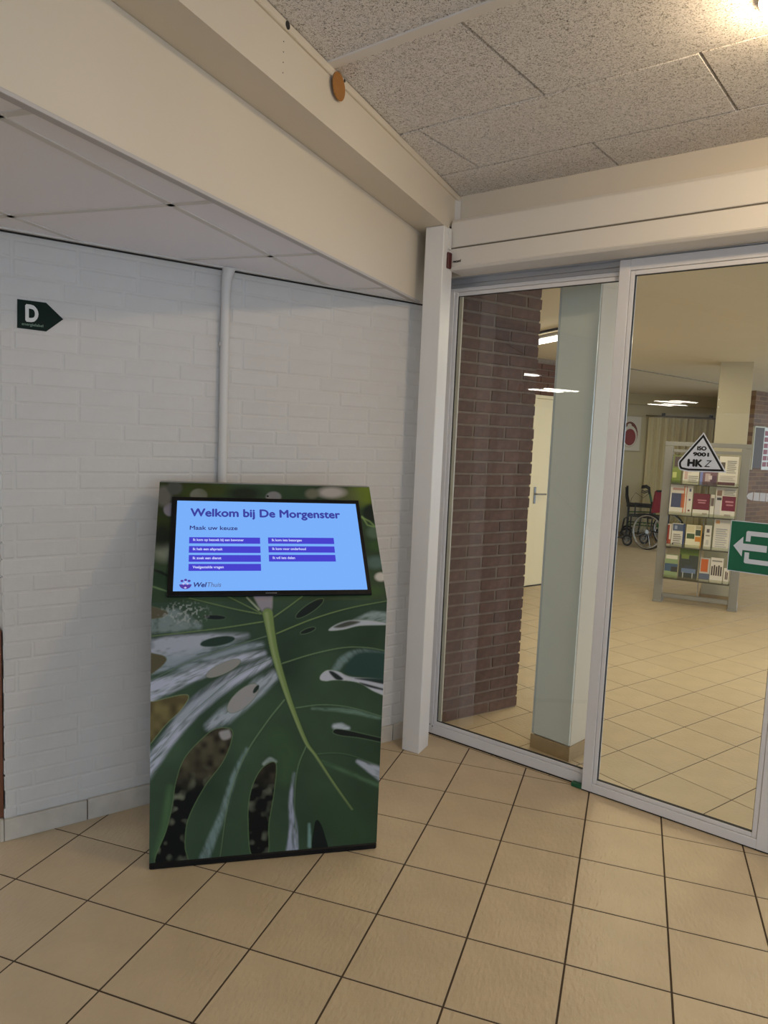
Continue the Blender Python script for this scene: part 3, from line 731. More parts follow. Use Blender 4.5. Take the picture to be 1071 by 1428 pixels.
# local x = forward, y = to the chair's left ; near wheel at y=0, other wheel at y=-.56
for y_ in (0, -.56):
    w_ = MB().ring((0, y_, .275), (0, 1, 0), .262, .013, 40, 8).build('drive_wheel', M_rub, wc, smooth=True)
    sg = 1 if y_ == 0 else -1
    MB().ring((0, y_ + sg * .03, .275), (0, 1, 0), .245, .009, 40, 8).ring((0, y_, .275), (0, 1, 0), .244, .008, 40, 6).build('hand_rim', M_chrome, w_, smooth=True)
    q = MB().disc((0, y_, .275), (0, 1, 0), .03, .06, 16)
    for k in range(14):
        a = 2 * PI * k / 14; q.tube([(0, y_, .275), (.244 * math.cos(a), y_, .275 + .244 * math.sin(a))], .0022, 5)
    q.build('spokes', M_chrome, w_)
    yi = y_ - sg * .05
    wheel(wc, (.38, yi, .09), .09, name='caster_wheel')
    MB().tube([(.38, yi - .03, .09), (.36, yi - .03, .20), (.34, yi, .24), (.34, yi, .48)], .011, 8).build('caster_fork', M_blkm, wc, smooth=True)
    MB().tube([(-.02, yi, .20), (-.02, yi, .62), (-.06, yi, .90)], .012, 10).build('back_post', M_blkm, wc, smooth=True)
    MB().tube([(-.06, yi, .895), (-.16, yi, .905)], .017, 10).build('push_handle', M_rub, wc, smooth=True)
    MB().tube([(-.02, yi, .48), (.36, yi, .48), (.46, yi, .42), (.50, yi, .14)], .012, 10).tube([(-.02, yi, .22), (.34, yi, .22)], .010, 8).build('side_frame', M_blkm, wc, smooth=True)
    MB().box(.0, .30, yi - .02, yi + .02, .66, .69).build('armrest', M_rub, wc, .008)
    for x_ in (.02, .28): MB().tube([(x_, yi, .48), (x_, yi, .66)], .010, 8).build('armrest_post', M_blkm, wc)
    MB().box(.46, .58, yi - sg * .01 - .06, yi - sg * .01 + .06, .11, .125).build('footplate', M_blkm, wc, .003)
MB().box(.0, .40, -.50, -.06, .465, .50).build('seat', M_rub, wc, .012)
MB().add([(-.005, -.02, .56), (-.005, -.54, .56), (-.045, -.54, .90), (-.045, -.02, .90), (-.035, -.02, .56), (-.035, -.54, .56), (-.075, -.54, .90), (-.075, -.02, .90)],
         [(0, 1, 2, 3), (7, 6, 5, 4), (0, 4, 5, 1), (1, 5, 6, 2), (2, 6, 7, 3), (3, 7, 4, 0)]).build('backrest', M_redf, wc, .006)

# ------------------------------------------------------------------ LEAFLET STAND
SA = R(-26.35); so = (2.769, 7.331)
st = thing('leaflet_stand', 'grey metal leaflet stand with four tiers of leaflets behind the right glass door', 'display stand', (*so, 0), SA)
M_st = mat('stand_grey', (146, 144, 138), .4, noise=(5, .04)); M_clear = glass_mat('acrylic', (.90, .92, .88), .8)
for x_ in (0, .69): 
    MB().box(x_, x_ + .08, .0, .045, .012, 1.575).build('post', M_st, st, .003)
    MB().box(x_ - .004, x_ + .084, -.02, .40, .0, .022).build('foot', M_st, st, .003)
MB().box(.0, .77, .0, .045, 1.577, 1.62).build('top_rail', M_st, st, .003)
MB().box(.082, .688, .004, .035, 1.515, 1.545).build('upper_rail', M_st, st, .002)
MB().box(.082, .688, .0, .045, .055, .095).build('bottom_rail', M_st, st, .003)
MB().box(.405, .412, .012, .030, .096, 1.514).build('centre_divider', M_st, st)
M_shelf = mat('shelf_grey', (110, 104, 94), .4)
tiers = [(1.214, .30), (.905, .26), (.588, .26), (.268, .28)]
for z_, h_ in tiers:
    MB().box(.082, .688, -.075, .010, z_ - .012, z_ - .004).build('shelf', M_shelf, st, .001)
    MB().box(.082, .688, -.078, -.0755, z_ - .012, z_ + .03).build('shelf_lip', M_clear, st)
MB().box(.10, .67, .018, .022, .25, 1.50).build('back_panel', M_clear, st)
cshare = {}
def ink(rgb):
    if rgb not in cshare: cshare[rgb] = mat('print_ink', rgb, .35)
    return cshare[rgb]
W_ = (226, 220, 206)
def leaflet(x0, x1, z0, z1, base, prints, label, depth=.0, grp=None, text=None):
    z0 = min(tiers, key=lambda t: abs(t[0] - z0))[0] - .0035
    t = thing('leaflet', label, 'leaflet', (so[0] + math.cos(SA) * x0 + math.sin(SA) * (.045 + depth), so[1] + math.sin(SA) * x0 - math.cos(SA) * (.045 + depth), z0), SA)
    wd, hh = x1 - x0, z1 - z0; lean = .13
    def P(u, v, o): return (u * wd, v * hh * lean - o, v * hh)
    def slab(u0, u1, v0, v1, a, b): 
        q = [P(u0, v0, b), P(u1, v0, b), P(u1, v1, b), P(u0, v1, b), P(u0, v0, a), P(u1, v0, a), P(u1, v1, a), P(u0, v1, a)]
        return MB().add(q, [(0, 1, 2, 3), (7, 6, 5, 4), (0, 4, 5, 1), (1, 5, 6, 2), (2, 6, 7, 3), (3, 7, 4, 0)])
    slab(0, 1, 0, 1, 0, .006).build('paper_block', ink(base), t)
    for k, (u0, u1, v0, v1, c) in enumerate(prints): slab(u0, u1, v0, v1, .0062, .0068 + .0006 * k).build('print', ink(c), t)
def lines(u0, u1, v0, v1, n, c):
    out = []; s = (v1 - v0) / n
    for k in range(n): out.append((u0, u1 - (.15 * (u1 - u0) if k % 3 == 1 else 0), v0 + k * s, v0 + k * s + s * .38, c))
    return out
gt = (150, 145, 136)
leaflet(.086, .175, 1.214, 1.487, (104, 112, 56), [(.05, .9, .05, .55, (120, 136, 50)), (.2, .8, .6, .95, (70, 50, 50)), (.1, .5, .2, .4, (190, 195, 120))], 'green leaflet on the top tier at the left post of the stand')
leaflet(.190, .335, 1.214, 1.400, W_, [(.0, .5, .55, 1, (215, 205, 190)), (.1, .3, .25, .9, (200, 170, 160))] + lines(.35, .95, .1, .5, 4, gt), 'small white leaflet on the top tier under the triangular sticker', .004)
leaflet(.345, .498, 1.214, 1.400, (120, 86, 96), [(0, .16, 0, 1, (120, 130, 190)), (.3, .6, .2, .6, (190, 170, 170)), (.62, .95, .1, .5, (90, 60, 80)), (.3, .9, .65, .92, (150, 110, 120)), (.5, .7, .3, .5, (215, 200, 200))], 'purple photo leaflet on the top tier beside the large white one', .002)
leaflet(.505, .672, 1.214, 1.497, W_, [(.0, .9, .04, .14, (110, 62, 70)), (.1, .32, .55, .80, (90, 80, 70))] + lines(.42, .9, .45, .9, 7, gt) + lines(.1, .9, .2, .4, 3, (200, 190, 176)), 'large white leaflet with a small portrait on the top tier at the right')
leaflet(.088, .293, .905, 1.196, W_, [(.06, .5, .25, .72, (72, 78, 110)), (.5, .66, .25, .72, (176, 96, 66)), (.60, .64, .08, .97, (210, 120, 60)), (.72, .75, .08, .97, (190, 110, 90)), (.1, .6, .82, .9, (190, 150, 140)), (.84, .92, .8, .9, (90, 90, 120)), (.84, .92, .5, .56, (90, 90, 120)), (.84, .92, .15, .2, (120, 60, 60))], 'white leaflet with a blue and orange picture on the second tier at the left', .003)
leaflet(.303, .450, .905, 1.125, W_, [(0, 1, .30, 1, (112, 28, 48)), (.25, .8, .68, .74, (190, 130, 140)), (.3, .75, .58, .63, (190, 130, 140)), (.6, .9, .1, .17, (180, 170, 160))], 'dark red leaflet with a white foot in the middle of the second tier')
leaflet(.458, .492, .905, 1.122, W_, [(.1, .9, .5, .85, (110, 96, 92))], 'narrow leaflet squeezed between the two red ones on the second tier', .002)
leaflet(.4985, .676, .905, 1.198, W_, [(.0, .28, .1, .7, (206, 202, 200)), (.06, .3, .72, .9, (140, 110, 90)), (.08, .3, .58, .66, (60, 60, 70)), (.34, 1, .25, .72, (118, 30, 56)), (.5, .9, .52, .57, (200, 140, 150)), (.55, .9, .42, .46, (200, 140, 150)), (.5, .8, .08, .14, (180, 170, 160))] + lines(.4, .95, .76, .95, 4, gt), 'white leaflet with a dark red block at the right of the second tier')
leaflet(.090, .125, .588, .803, (222, 210, 196), [(.0, .5, .1, .95, (150, 62, 44)), (.5, 1, .1, .3, (180, 90, 60))], 'narrow red and white leaflet at the left post on the third tier')
leaflet(.130, .250, .588, .815, W_, [(.06, .95, .68, .97, (92, 104, 128)), (.2, .4, .75, .9, (160, 170, 190)), (.86, 1, .0, 1, (56, 72, 116)), (.1, .2, .08, .16, (60, 60, 60))] + lines(.15, .75, .15, .6, 5, gt), 'white leaflet with a blue picture and blue edge on the third tier', .003)
leaflet(.262, .405, .588, .812, (236, 228, 196), [(.06, .55, .40, .62, (78, 96, 60)), (.6, .95, .55, .8, (70, 84, 72)), (.6, 1, .3, .5, (214, 140, 60)), (.06, .5, .68, .95, (226, 214, 170)), (.6, .95, .84, .97, (190, 180, 150)), (.93, 1, 0, 1, (212, 160, 70))], 'cream leaflet with green and orange pictures on the third tier')
leaflet(.4275, .4905, .588, .820, W_, [(.3, .7, .7, .85, (110, 100, 100)), (.2, .8, .55, .6, gt), (.3, .7, .2, .4, (200, 196, 186))], 'small white card on the third tier left of the tall lined sheet')
leaflet(.508, .650, .588, .886, W_, [(.1, .34, .86, .97, (224, 166, 110))] + lines(.15, .85, .12, .75, 9, (180, 178, 180)), 'tall white sheet with text lines and an orange mark on the third tier')
leaflet(.090, .210, .268, .496, (150, 170, 120), [(.05, .95, .82, .98, (232, 226, 206)), (.0, 1, .30, .62, (74, 96, 120)), (.5, 1, .28, .5, (60, 60, 56)), (.0, 1, .02, .2, (150, 166, 120))], 'green and white leaflet at the left post on the bottom tier')
leaflet(.2215, .395, .268, .575, (66, 70, 62), [(0, 1, .78, 1, (96, 118, 40)), (.1, .5, .66, .8, (120, 136, 60)), (.15, .9, .22, .36, (110, 128, 156)), (.3, .7, .36, .46, (70, 76, 84)), (.22, .27, .04, .24, (190, 190, 180)), (.72, .77, .04, .24, (190, 190, 180)), (.0, 1, .0, .05, (120, 110, 90))], 'tall leaflet with green trees and a street photo on the bottom tier')
leaflet(.413, .503, .268, .498, (196, 190, 180), [(.1, .8, .42, .95, (206, 104, 44)), (0, 1, .1, .35, (96, 104, 124))], 'orange and grey leaflet in the middle of the bottom tier')
leaflet(.5085, .620, .268, .510, (228, 220, 206), [(.1, .9, .84, .9, gt)] + [(.08 + k * .18, .19 + k * .18, .3, .66 + .05 * (k % 2), (70, 56, 52)) for k in range(5)], 'white leaflet with a row of dark standing figures on the bottom tier')
leaflet(.630, .676, .268, .42, (228, 220, 206), [(.3, .5, .3, .8, (70, 56, 52)), (.6, .8, .3, .75, (90, 60, 56))], 'narrow white leaflet next to the right post on the bottom tier', .003)

# ------------------------------------------------------------------ KIOSK
k_ = thing('information_kiosk', 'information kiosk clad in a green monstera leaf print with a tilted touch screen', 'kiosk', (*KO, 0), KA)
KW, KZ, KD, KT = .826, .965, .380, 1.350
MB().sideprism([(.0016, .024), (.0016, KZ), (KD + .001, KT - .0015), (KD + .04, KT - .0015), (KD + .04, .024)], .001, KW - .001).build('cabinet_body', mat('kiosk_side', (198, 196, 192), .4), k_)
MB().box(.0, KW, -.004, KD + .03, .0, .0235).build('plinth', M_black, k_, .004)
MB().box(.002, KW - .002, KD - .002, KD + .042, KT - .0014, KT + .001).build('top_edge', mat('kiosk_edge', (120, 118, 110), .4), k_)
Hlow = np.array([1228.636191, 8.905287, 23.8, -12.129492, -1149.708607, 1139.425, 0.090583, -0.040467, 1.0]).reshape(3, 3)
Hup = np.array([1278.564606, 79.878136, 33.709989, -12.622401, -1041.300171, 31.173532, 0.094264, 0.242283, 1.0]).reshape(3, 3)
rng = np.random.default_rng(5)
def vnoise(x, y, s, seed):
    g = np.random.default_rng(seed).random((256, 256)); X = x / s + 97.3; Y = y / s + 55.1
    xi = np.floor(X).astype(int); yi = np.floor(Y).astype(int); fx = X - xi; fy = Y - yi; fx = fx * fx * (3 - 2 * fx); fy = fy * fy * (3 - 2 * fy)
    a = g[xi % 256, yi % 256]; b = g[(xi + 1) % 256, yi % 256]; c = g[xi % 256, (yi + 1) % 256]; d = g[(xi + 1) % 256, (yi + 1) % 256]
    return (a * (1 - fx) + b * fx) * (1 - fy) + (c * (1 - fx) + d * fx) * fy
def smooth_closed(P, n=6):
    P = np.array(P, float); out = []
    for i in range(len(P)):
        p0, p1, p2, p3 = P[i - 1], P[i], P[(i + 1) % len(P)], P[(i + 2) % len(P)]
        for k in range(n):
            t = k / n; out.append(.5 * (2 * p1 + (p2 - p0) * t + (2 * p0 - 5 * p1 + 4 * p2 - p3) * t * t + (3 * p1 - p0 - 3 * p2 + p3) * t ** 3))
    return np.array(out)
def smooth_open(P, n=6):
    P = np.array(P, float); Q = np.vstack([2 * P[0] - P[1], P, 2 * P[-1] - P[-2]]); out = []
    for i in range(1, len(Q) - 2):
        p0, p1, p2, p3 = Q[i - 1], Q[i], Q[i + 1], Q[i + 2]
        for k in range(n):
            t = k / n; out.append(.5 * (2 * p1 + (p2 - p0) * t + (2 * p0 - 5 * p1 + 4 * p2 - p3) * t * t + (3 * p1 - p0 - 3 * p2 + p3) * t ** 3))
    out.append(P[-1]); return np.array(out)
def poly_sd(x, y, P):      # signed distance, negative inside
    d = np.full(x.shape, 1e9); ins = np.zeros(x.shape, bool)
    for i in range(len(P)):
        ax, ay = P[i]; bx, by = P[(i + 1) % len(P)]; ex, ey = bx - ax, by - ay; L = ex * ex + ey * ey + 1e-9
        t = np.clip(((x - ax) * ex + (y - ay) * ey) / L, 0, 1); d = np.minimum(d, (x - ax - t * ex) ** 2 + (y - ay - t * ey) ** 2)
        c = ((ay > y) != (by > y)) & (x < (bx - ax) * (y - ay) / (by - ay + 1e-12) + ax); ins ^= c
    d = np.sqrt(d); return np.where(ins, -d, d)
def line_d(x, y, P, W):    # distance to polyline minus local half width
    d = np.full(x.shape, 1e9)
    for i in range(len(P) - 1):
        ax, ay = P[i]; bx, by = P[i + 1]; ex, ey = bx - ax, by - ay; L = ex * ex + ey * ey + 1e-9
        t = np.clip(((x - ax) * ex + (y - ay) * ey) / L, 0, 1)
        d = np.minimum(d, np.hypot(x - ax - t * ex, y - ay - t * ey) - (W[i] * (1 - t) + W[i + 1] * t))
    return d
def art(x, y):
    C_ = lambda r, g, b: np.array(lin((r, g, b)))
    col = np.zeros(x.shape + (3,))
    t = np.clip((x - 100) / 900, 0, 1)[..., None]
    col[:] = C_(58, 80, 60) * (1 - t) + C_(46, 66, 46) * t
    n1 = vnoise(x, y, 160, 1); n2 = vnoise(x, y, 40, 2)
    col *= (.62 + .7 * n1 + .14 * n2)[..., None]
    def mixin(mask, c):
        nonlocal col
        m_ = mask[..., None] if mask.ndim == x.ndim else mask
        col = col * (1 - m_) + c * m_
    sm = lambda d, e=1.5: np.clip(.5 - d / (2 * e), 0, 1)
    # lit lobes: soft streaks along the ribs
    def streak(P, W, soft, c, amt, seed, sx=60, sy=9, ang=0, k=1.0):
        P = smooth_open(P); WW = np.interp(np.linspace(0, 1, len(P)), np.linspace(0, 1, len(W)), W)
        d = line_d(x, y, P, WW); ca, sa = math.cos(ang), math.sin(ang)
        nn = vnoise(x * ca + y * sa, (-x * sa + y * ca) * sx / sy, sx, seed)
        nn2 = vnoise(x * ca + y * sa, (-x * sa + y * ca) * sx / sy, sx * .35, seed + 9)
        a = np.clip(.5 - d / soft, 0, 1); a = a * a * (3 - 2 * a)
        mixin(np.clip(a * (1 - k * .9 + k * (1.1 * nn + .7 * nn2)), 0, 1) * amt, c)
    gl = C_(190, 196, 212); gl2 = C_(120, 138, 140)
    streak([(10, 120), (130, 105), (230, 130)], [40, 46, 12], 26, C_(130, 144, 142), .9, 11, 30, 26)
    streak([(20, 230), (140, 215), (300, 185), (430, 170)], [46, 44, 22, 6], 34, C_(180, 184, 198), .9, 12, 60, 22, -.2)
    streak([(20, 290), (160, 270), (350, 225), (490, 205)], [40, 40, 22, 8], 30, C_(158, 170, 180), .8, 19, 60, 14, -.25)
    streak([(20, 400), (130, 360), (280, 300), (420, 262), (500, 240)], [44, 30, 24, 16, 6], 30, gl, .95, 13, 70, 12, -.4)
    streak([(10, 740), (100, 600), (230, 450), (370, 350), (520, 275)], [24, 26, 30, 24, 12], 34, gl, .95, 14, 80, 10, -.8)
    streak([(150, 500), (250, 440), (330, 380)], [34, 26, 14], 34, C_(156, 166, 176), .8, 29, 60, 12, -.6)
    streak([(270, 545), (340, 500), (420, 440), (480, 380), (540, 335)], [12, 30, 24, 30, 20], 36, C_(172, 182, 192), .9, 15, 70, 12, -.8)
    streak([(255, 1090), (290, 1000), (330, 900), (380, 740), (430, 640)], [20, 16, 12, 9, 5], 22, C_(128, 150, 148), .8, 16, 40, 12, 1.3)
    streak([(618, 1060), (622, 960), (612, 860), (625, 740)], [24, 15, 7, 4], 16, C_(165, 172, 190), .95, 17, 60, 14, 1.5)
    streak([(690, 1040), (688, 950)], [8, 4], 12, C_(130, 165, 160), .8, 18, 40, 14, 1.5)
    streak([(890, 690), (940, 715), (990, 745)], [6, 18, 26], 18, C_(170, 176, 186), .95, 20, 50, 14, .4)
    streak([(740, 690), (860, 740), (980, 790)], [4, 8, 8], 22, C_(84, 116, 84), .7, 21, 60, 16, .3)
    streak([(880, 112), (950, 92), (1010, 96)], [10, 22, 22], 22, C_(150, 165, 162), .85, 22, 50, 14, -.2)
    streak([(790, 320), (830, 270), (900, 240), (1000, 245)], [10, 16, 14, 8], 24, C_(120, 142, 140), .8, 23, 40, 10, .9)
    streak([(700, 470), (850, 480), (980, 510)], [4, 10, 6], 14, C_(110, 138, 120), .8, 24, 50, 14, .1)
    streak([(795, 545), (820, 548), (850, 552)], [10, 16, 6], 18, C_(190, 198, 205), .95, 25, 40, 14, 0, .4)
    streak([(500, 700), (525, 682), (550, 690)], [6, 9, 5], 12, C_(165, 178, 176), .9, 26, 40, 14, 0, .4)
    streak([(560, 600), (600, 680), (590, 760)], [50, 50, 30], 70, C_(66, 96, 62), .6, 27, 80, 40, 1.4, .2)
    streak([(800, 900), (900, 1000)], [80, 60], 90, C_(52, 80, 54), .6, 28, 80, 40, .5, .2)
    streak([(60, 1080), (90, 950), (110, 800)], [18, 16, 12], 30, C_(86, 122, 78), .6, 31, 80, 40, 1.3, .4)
    # dark folds between lobes
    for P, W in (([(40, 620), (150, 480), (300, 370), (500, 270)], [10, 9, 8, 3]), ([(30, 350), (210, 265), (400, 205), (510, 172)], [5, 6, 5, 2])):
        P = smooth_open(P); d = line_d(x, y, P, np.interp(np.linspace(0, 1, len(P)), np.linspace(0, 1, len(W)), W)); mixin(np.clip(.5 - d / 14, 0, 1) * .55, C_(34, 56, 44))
    # holes and gaps with what shows through them
    bgd = np.zeros(col.shape); bn = .5 * vnoise(x * .8 + y * .6, y * .8 - x * .6, 34, 41) + .5 * vnoise(x, y, 24, 43); bm_ = vnoise(x, y, 14, 42); q_ = np.clip(bn * 3.6 - 2.0, 0, 1) * (.5 + .5 * bm_)
    bgd[:] = C_(8, 14, 14); bgd += q_[..., None] * (C_(120, 126, 106) - C_(8, 14, 14)); bgt = bgd
    def hole(P, c, rim=None, e=1.8, sm_=True):
        PP = smooth_closed(P) if sm_ else np.array(P, float); d = poly_sd(x, y, PP)
        if rim is not None: mixin(np.clip(1 - np.abs(d) / 4.0, 0, 1) * .8, rim)
        mixin(sm(d, e), c)
    rim = C_(120, 150, 96)
    fade = np.clip((y - 700) / 120, 0, 1)[..., None]
    up_ = C_(78, 74, 56) * (.1 + 1.3 * vnoise(x, y, 26, 50)[..., None])
    hole([(362, 556), (300, 556), (240, 600), (170, 680), (135, 780), (120, 880), (95, 980), (50, 1120), (180, 1125), (172, 1040), (185, 930), (250, 800), (330, 690), (366, 600)], up_ * (1 - fade) + bgt * fade, rim)
    hole([(345, 560), (358, 562), (362, 590), (330, 600), (315, 570)], C_(160, 158, 156), None, 5)
    hole([(550, 700), (500, 712), (462, 770), (440, 850), (436, 950), (450, 1080), (515, 1080), (520, 950), (540, 830)], up_ * .6 * (1 - np.clip((y - 740) / 70, 0, 1)[..., None]) + bgt * .75 * np.clip((y - 740) / 70, 0, 1)[..., None], rim)
    hole([(720, 932), (708, 960), (702, 1060), (765, 1060), (755, 1000), (738, 950)], C_(16, 26, 24), C_(60, 90, 60))
    hole([(-20, 470), (60, 438), (182, 414), (160, 470), (90, 540), (20, 625), (-20, 640)], C_(108, 98, 62) * (.45 + 1.1 * vnoise(x, y, 34, 51)[..., None]), C_(150, 170, 120))
    hole([(-20, 243), (60, 246), (95, 262), (80, 290), (20, 335), (-20, 340)], C_(92, 86, 62), C_(110, 120, 90))
    hole([(-20, 42), (50, 52), (100, 72), (80, 90), (20, 100), (-20, 100)], C_(92, 86, 66), C_(110, 120, 90))
    def el(cx, cy, a, b, deg): a_ = R(deg); return [(cx + a * math.cos(t_) * math.cos(a_) - b * math.sin(t_) * math.sin(a_), cy + a * math.cos(t_) * math.sin(a_) + b * math.sin(t_) * math.cos(a_)) for t_ in np.linspace(0, 2 * PI, 12, endpoint=False)]
    hole(el(690, 55, 68, 17, -34), C_(24, 32, 26), C_(110, 135, 95))
    hole(el(683, 147, 33, 9, -20), C_(26, 36, 30), C_(110, 135, 95))
    hole(el(295, 92, 46, 9, 2), C_(20, 28, 30), C_(90, 110, 80)); hole(el(308, 192, 72, 18, -10), C_(38, 58, 48), C_(96, 120, 100))
    hole(el(332, 304, 78, 22, -25), C_(150, 148, 142), C_(70, 96, 60)); hole(el(413, 428, 82, 34, -42), C_(158, 156, 154), C_(84, 112, 66)); 
    hole(el(468, 390, 20, 8, -55), C_(30, 46, 36), None)
    hole([(770, 146), (800, 122), (850, 106), (900, 104), (960, 108), (1020, 122), (900, 126), (830, 142)], C_(182, 186, 192), C_(120, 140, 110)); hole([(790, 132), (850, 108), (900, 112), (830, 134)], C_(70, 74, 64), None, 4)
    hole([(735, 350), (738, 330), (765, 312), (810, 318), (870, 340), (1030, 352), (1030, 420), (960, 400), (890, 362), (800, 352), (760, 356)], C_(188, 190, 198), C_(110, 140, 90))
    for P in ([(770, 318), (800, 350), (830, 348), (790, 318)], [(880, 345), (1020, 350), (1020, 372), (930, 356)], [(900, 362), (1010, 392), (1020, 400), (930, 380)]): hole(P, C_(34, 42, 40), None, 3)
    hole([(830, 320), (870, 250), (930, 232), (1030, 250), (1030, 350), (900, 342)], C_(40, 66, 58), None, 10)
    hole([(788, 570), (800, 556), (850, 562), (930, 580), (1030, 604), (1030, 618), (900, 592), (820, 582)], C_(24, 30, 26), C_(110, 136, 100))
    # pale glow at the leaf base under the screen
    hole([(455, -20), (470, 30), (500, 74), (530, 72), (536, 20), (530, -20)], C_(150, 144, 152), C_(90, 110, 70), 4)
    # ribs
    vy = C_(136, 160, 96)
    for P, w0, w1, c in (([(498, 80), (380, 58), (190, 12)], 3, 2, vy), ([(498, 110), (300, 140), (20, 172)], 3, 2, vy), ([(512, 170), (380, 210), (200, 272), (20, 358)], 3, 2, C_(110, 136, 104)), ([(532, 263), (400, 325), (280, 420), (150, 540), (10, 720)], 3, 1.5, C_(90, 116, 92)),
                        ([(585, 435), (510, 530), (420, 670), (355, 850), (318, 1090)], 3.4, 2, C_(126, 152, 110)), ([(675, 628), (640, 720), (628, 860), (636, 1040)], 3, 1.6, C_(120, 150, 110)),
                        ([(490, 75), (420, 40), (340, 0)], 3, 2, vy), ([(480, 60), (430, 10)], 5, 4, C_(170, 180, 150)), ([(540, 92), (600, 50), (660, 5)], 3.4, 2.4, vy),
                        ([(552, 160), (700, 100), (850, 55), (1020, 22)], 3.4, 2, vy), ([(575, 284), (700, 245), (830, 218), (930, 218), (1020, 234)], 3.2, 2, C_(124, 150, 104)), ([(632, 468), (740, 455), (860, 466), (1000, 506)], 3, 1.8, C_(116, 146, 108)),
                        ([(716, 660), (780, 655), (860, 664), (990, 712)], 2.6, 1.6, C_(90, 120, 84)), ([(600, 440), (620, 500), (670, 600)], 2, 1, C_(70, 96, 62))):
        P = smooth_open(P); W = np.linspace(w0, w1, len(P)); d = line_d(x, y, P, W); mixin(sm(d + 1, 2) * .9, c)
        mixin(np.clip(1 - np.abs(line_d(x, y, P + np.array([1, 5]), W)) / 4, 0, 1) * .25, C_(22, 40, 26))
    P = smooth_open([(516, 76), (530, 160), (548, 250), (580, 360), (622, 480), (676, 610), (716, 665), (790, 778), (870, 890)]); W = np.interp(np.linspace(0, 1, len(P)), [0, .12, .3, .5, .65, .8, 1], [21, 17, 14, 9, 6, 3.4, 1])
    d = line_d(x, y, P, W); mixin(sm(d - 4, 4) * .5, C_(40, 60, 36)); mixin(sm(d, 2), C_(120, 142, 82)); mixin(sm(line_d(x, y, P + np.array([-5, 0]), W * .35), 4) * .7, C_(152, 168, 116))
    # upper field, out of focus background behind the screen
    u = np.clip((20 - y) / 20, 0, 1) * (x * 0 + 1)
    top = np.clip((-50 - y) / 160, 0, 1) * np.clip((150 - x) / 30 + np.clip((x - 880) / 30, 0, 1) * 5 + np.clip((-370 - y) / 20, 0, 1) * 5, 0, 1)
    nb_ = vnoise(x, y, 70, 60); bg = C_(34, 42, 26) * (1 - nb_[..., None]) * 1.1 + C_(62, 76, 34) * nb_[..., None]
    mixin(np.clip(top * 1.0, 0, 1), bg)
    o_ = (200, 660); cy = lambda v: v - 505.75          # first sketch sheet starts 170 px higher
    def blob(cx, cy_, rx, ry, c, e=6, a=1.0): mixin(np.clip(.5 - (np.hypot((x - cx) / rx, (y - cy(cy_)) / ry) - 1) * min(rx, ry) / (2 * e), 0, 1) * a, c)
    blob(930, 85, 70, 50, C_(104, 122, 44), 22); blob(985, 100, 40, 60, C_(84, 104, 36), 14); blob(840, 100, 60, 40, C_(96, 104, 70), 20, .7); blob(780, 80, 55, 22, C_(176, 172, 168), 8); blob(700, 85, 28, 20, C_(110, 112, 96), 6)
    blob(230, 92, 36, 28, C_(120, 122, 108), 3); blob(540, 98, 32, 22, C_(132, 134, 136), 3); blob(110, 150, 26, 28, C_(132, 128, 138), 3); blob(85, 95, 34, 42, C_(104, 104, 96), 8); blob(130, 60, 32, 30, C_(80, 84, 76), 6)
    blob(310, 70, 60, 30, C_(66, 76, 26), 16, .7); blob(420, 85, 70, 30, C_(36, 46, 34), 12)
    blob(90, 330, 46, 34, C_(134, 142, 126), 18, .8); blob(75, 260, 40, 50, C_(22, 26, 26), 16, .8); blob(80, 440, 60, 34, C_(40, 62, 44), 12, .9)
    blob(950, 165, 40, 38, C_(28, 40, 36), 8); blob(960, 245, 34, 26, C_(88, 110, 92), 8, .8); blob(975, 300, 40, 22, C_(52, 84, 42), 8, .8); blob(965, 370, 42, 26, C_(86, 112, 108), 10, .8); blob(985, 430, 24, 18, C_(190, 188, 182), 5); blob(940, 490, 50, 20, C_(60, 92, 48), 10, .7)
    for P, W, c in (([(908, cy(180)), (930, cy(215)), (955, cy(222))], [3, 2, 2], C_(130, 160, 100)), ([(905, cy(182)), (940, cy(200)), (962, cy(222))], [3, 2, 2], C_(130, 160, 100)), ([(40, cy(400)), (75, cy(412)), (105, cy(428))], [3, 6, 3], C_(20, 26, 24)), ([(38, cy(470)), (100, cy(490))], [3, 2], C_(110, 140, 96))):
        d = line_d(x, y, np.array(P, float), W); mixin(sm(d, 3), c)
    g_ = np.random.default_rng(77).random(x.shape); sp = np.clip(1 - np.hypot((x - 170) / 120, (y - 75) / 60), 0, 1)
    mixin(np.clip(sp * 2, 0, 1) * (vnoise(x, y, 7, 71) > .62) * .6, C_(170, 176, 170))
    return np.clip(col, 0, 1)
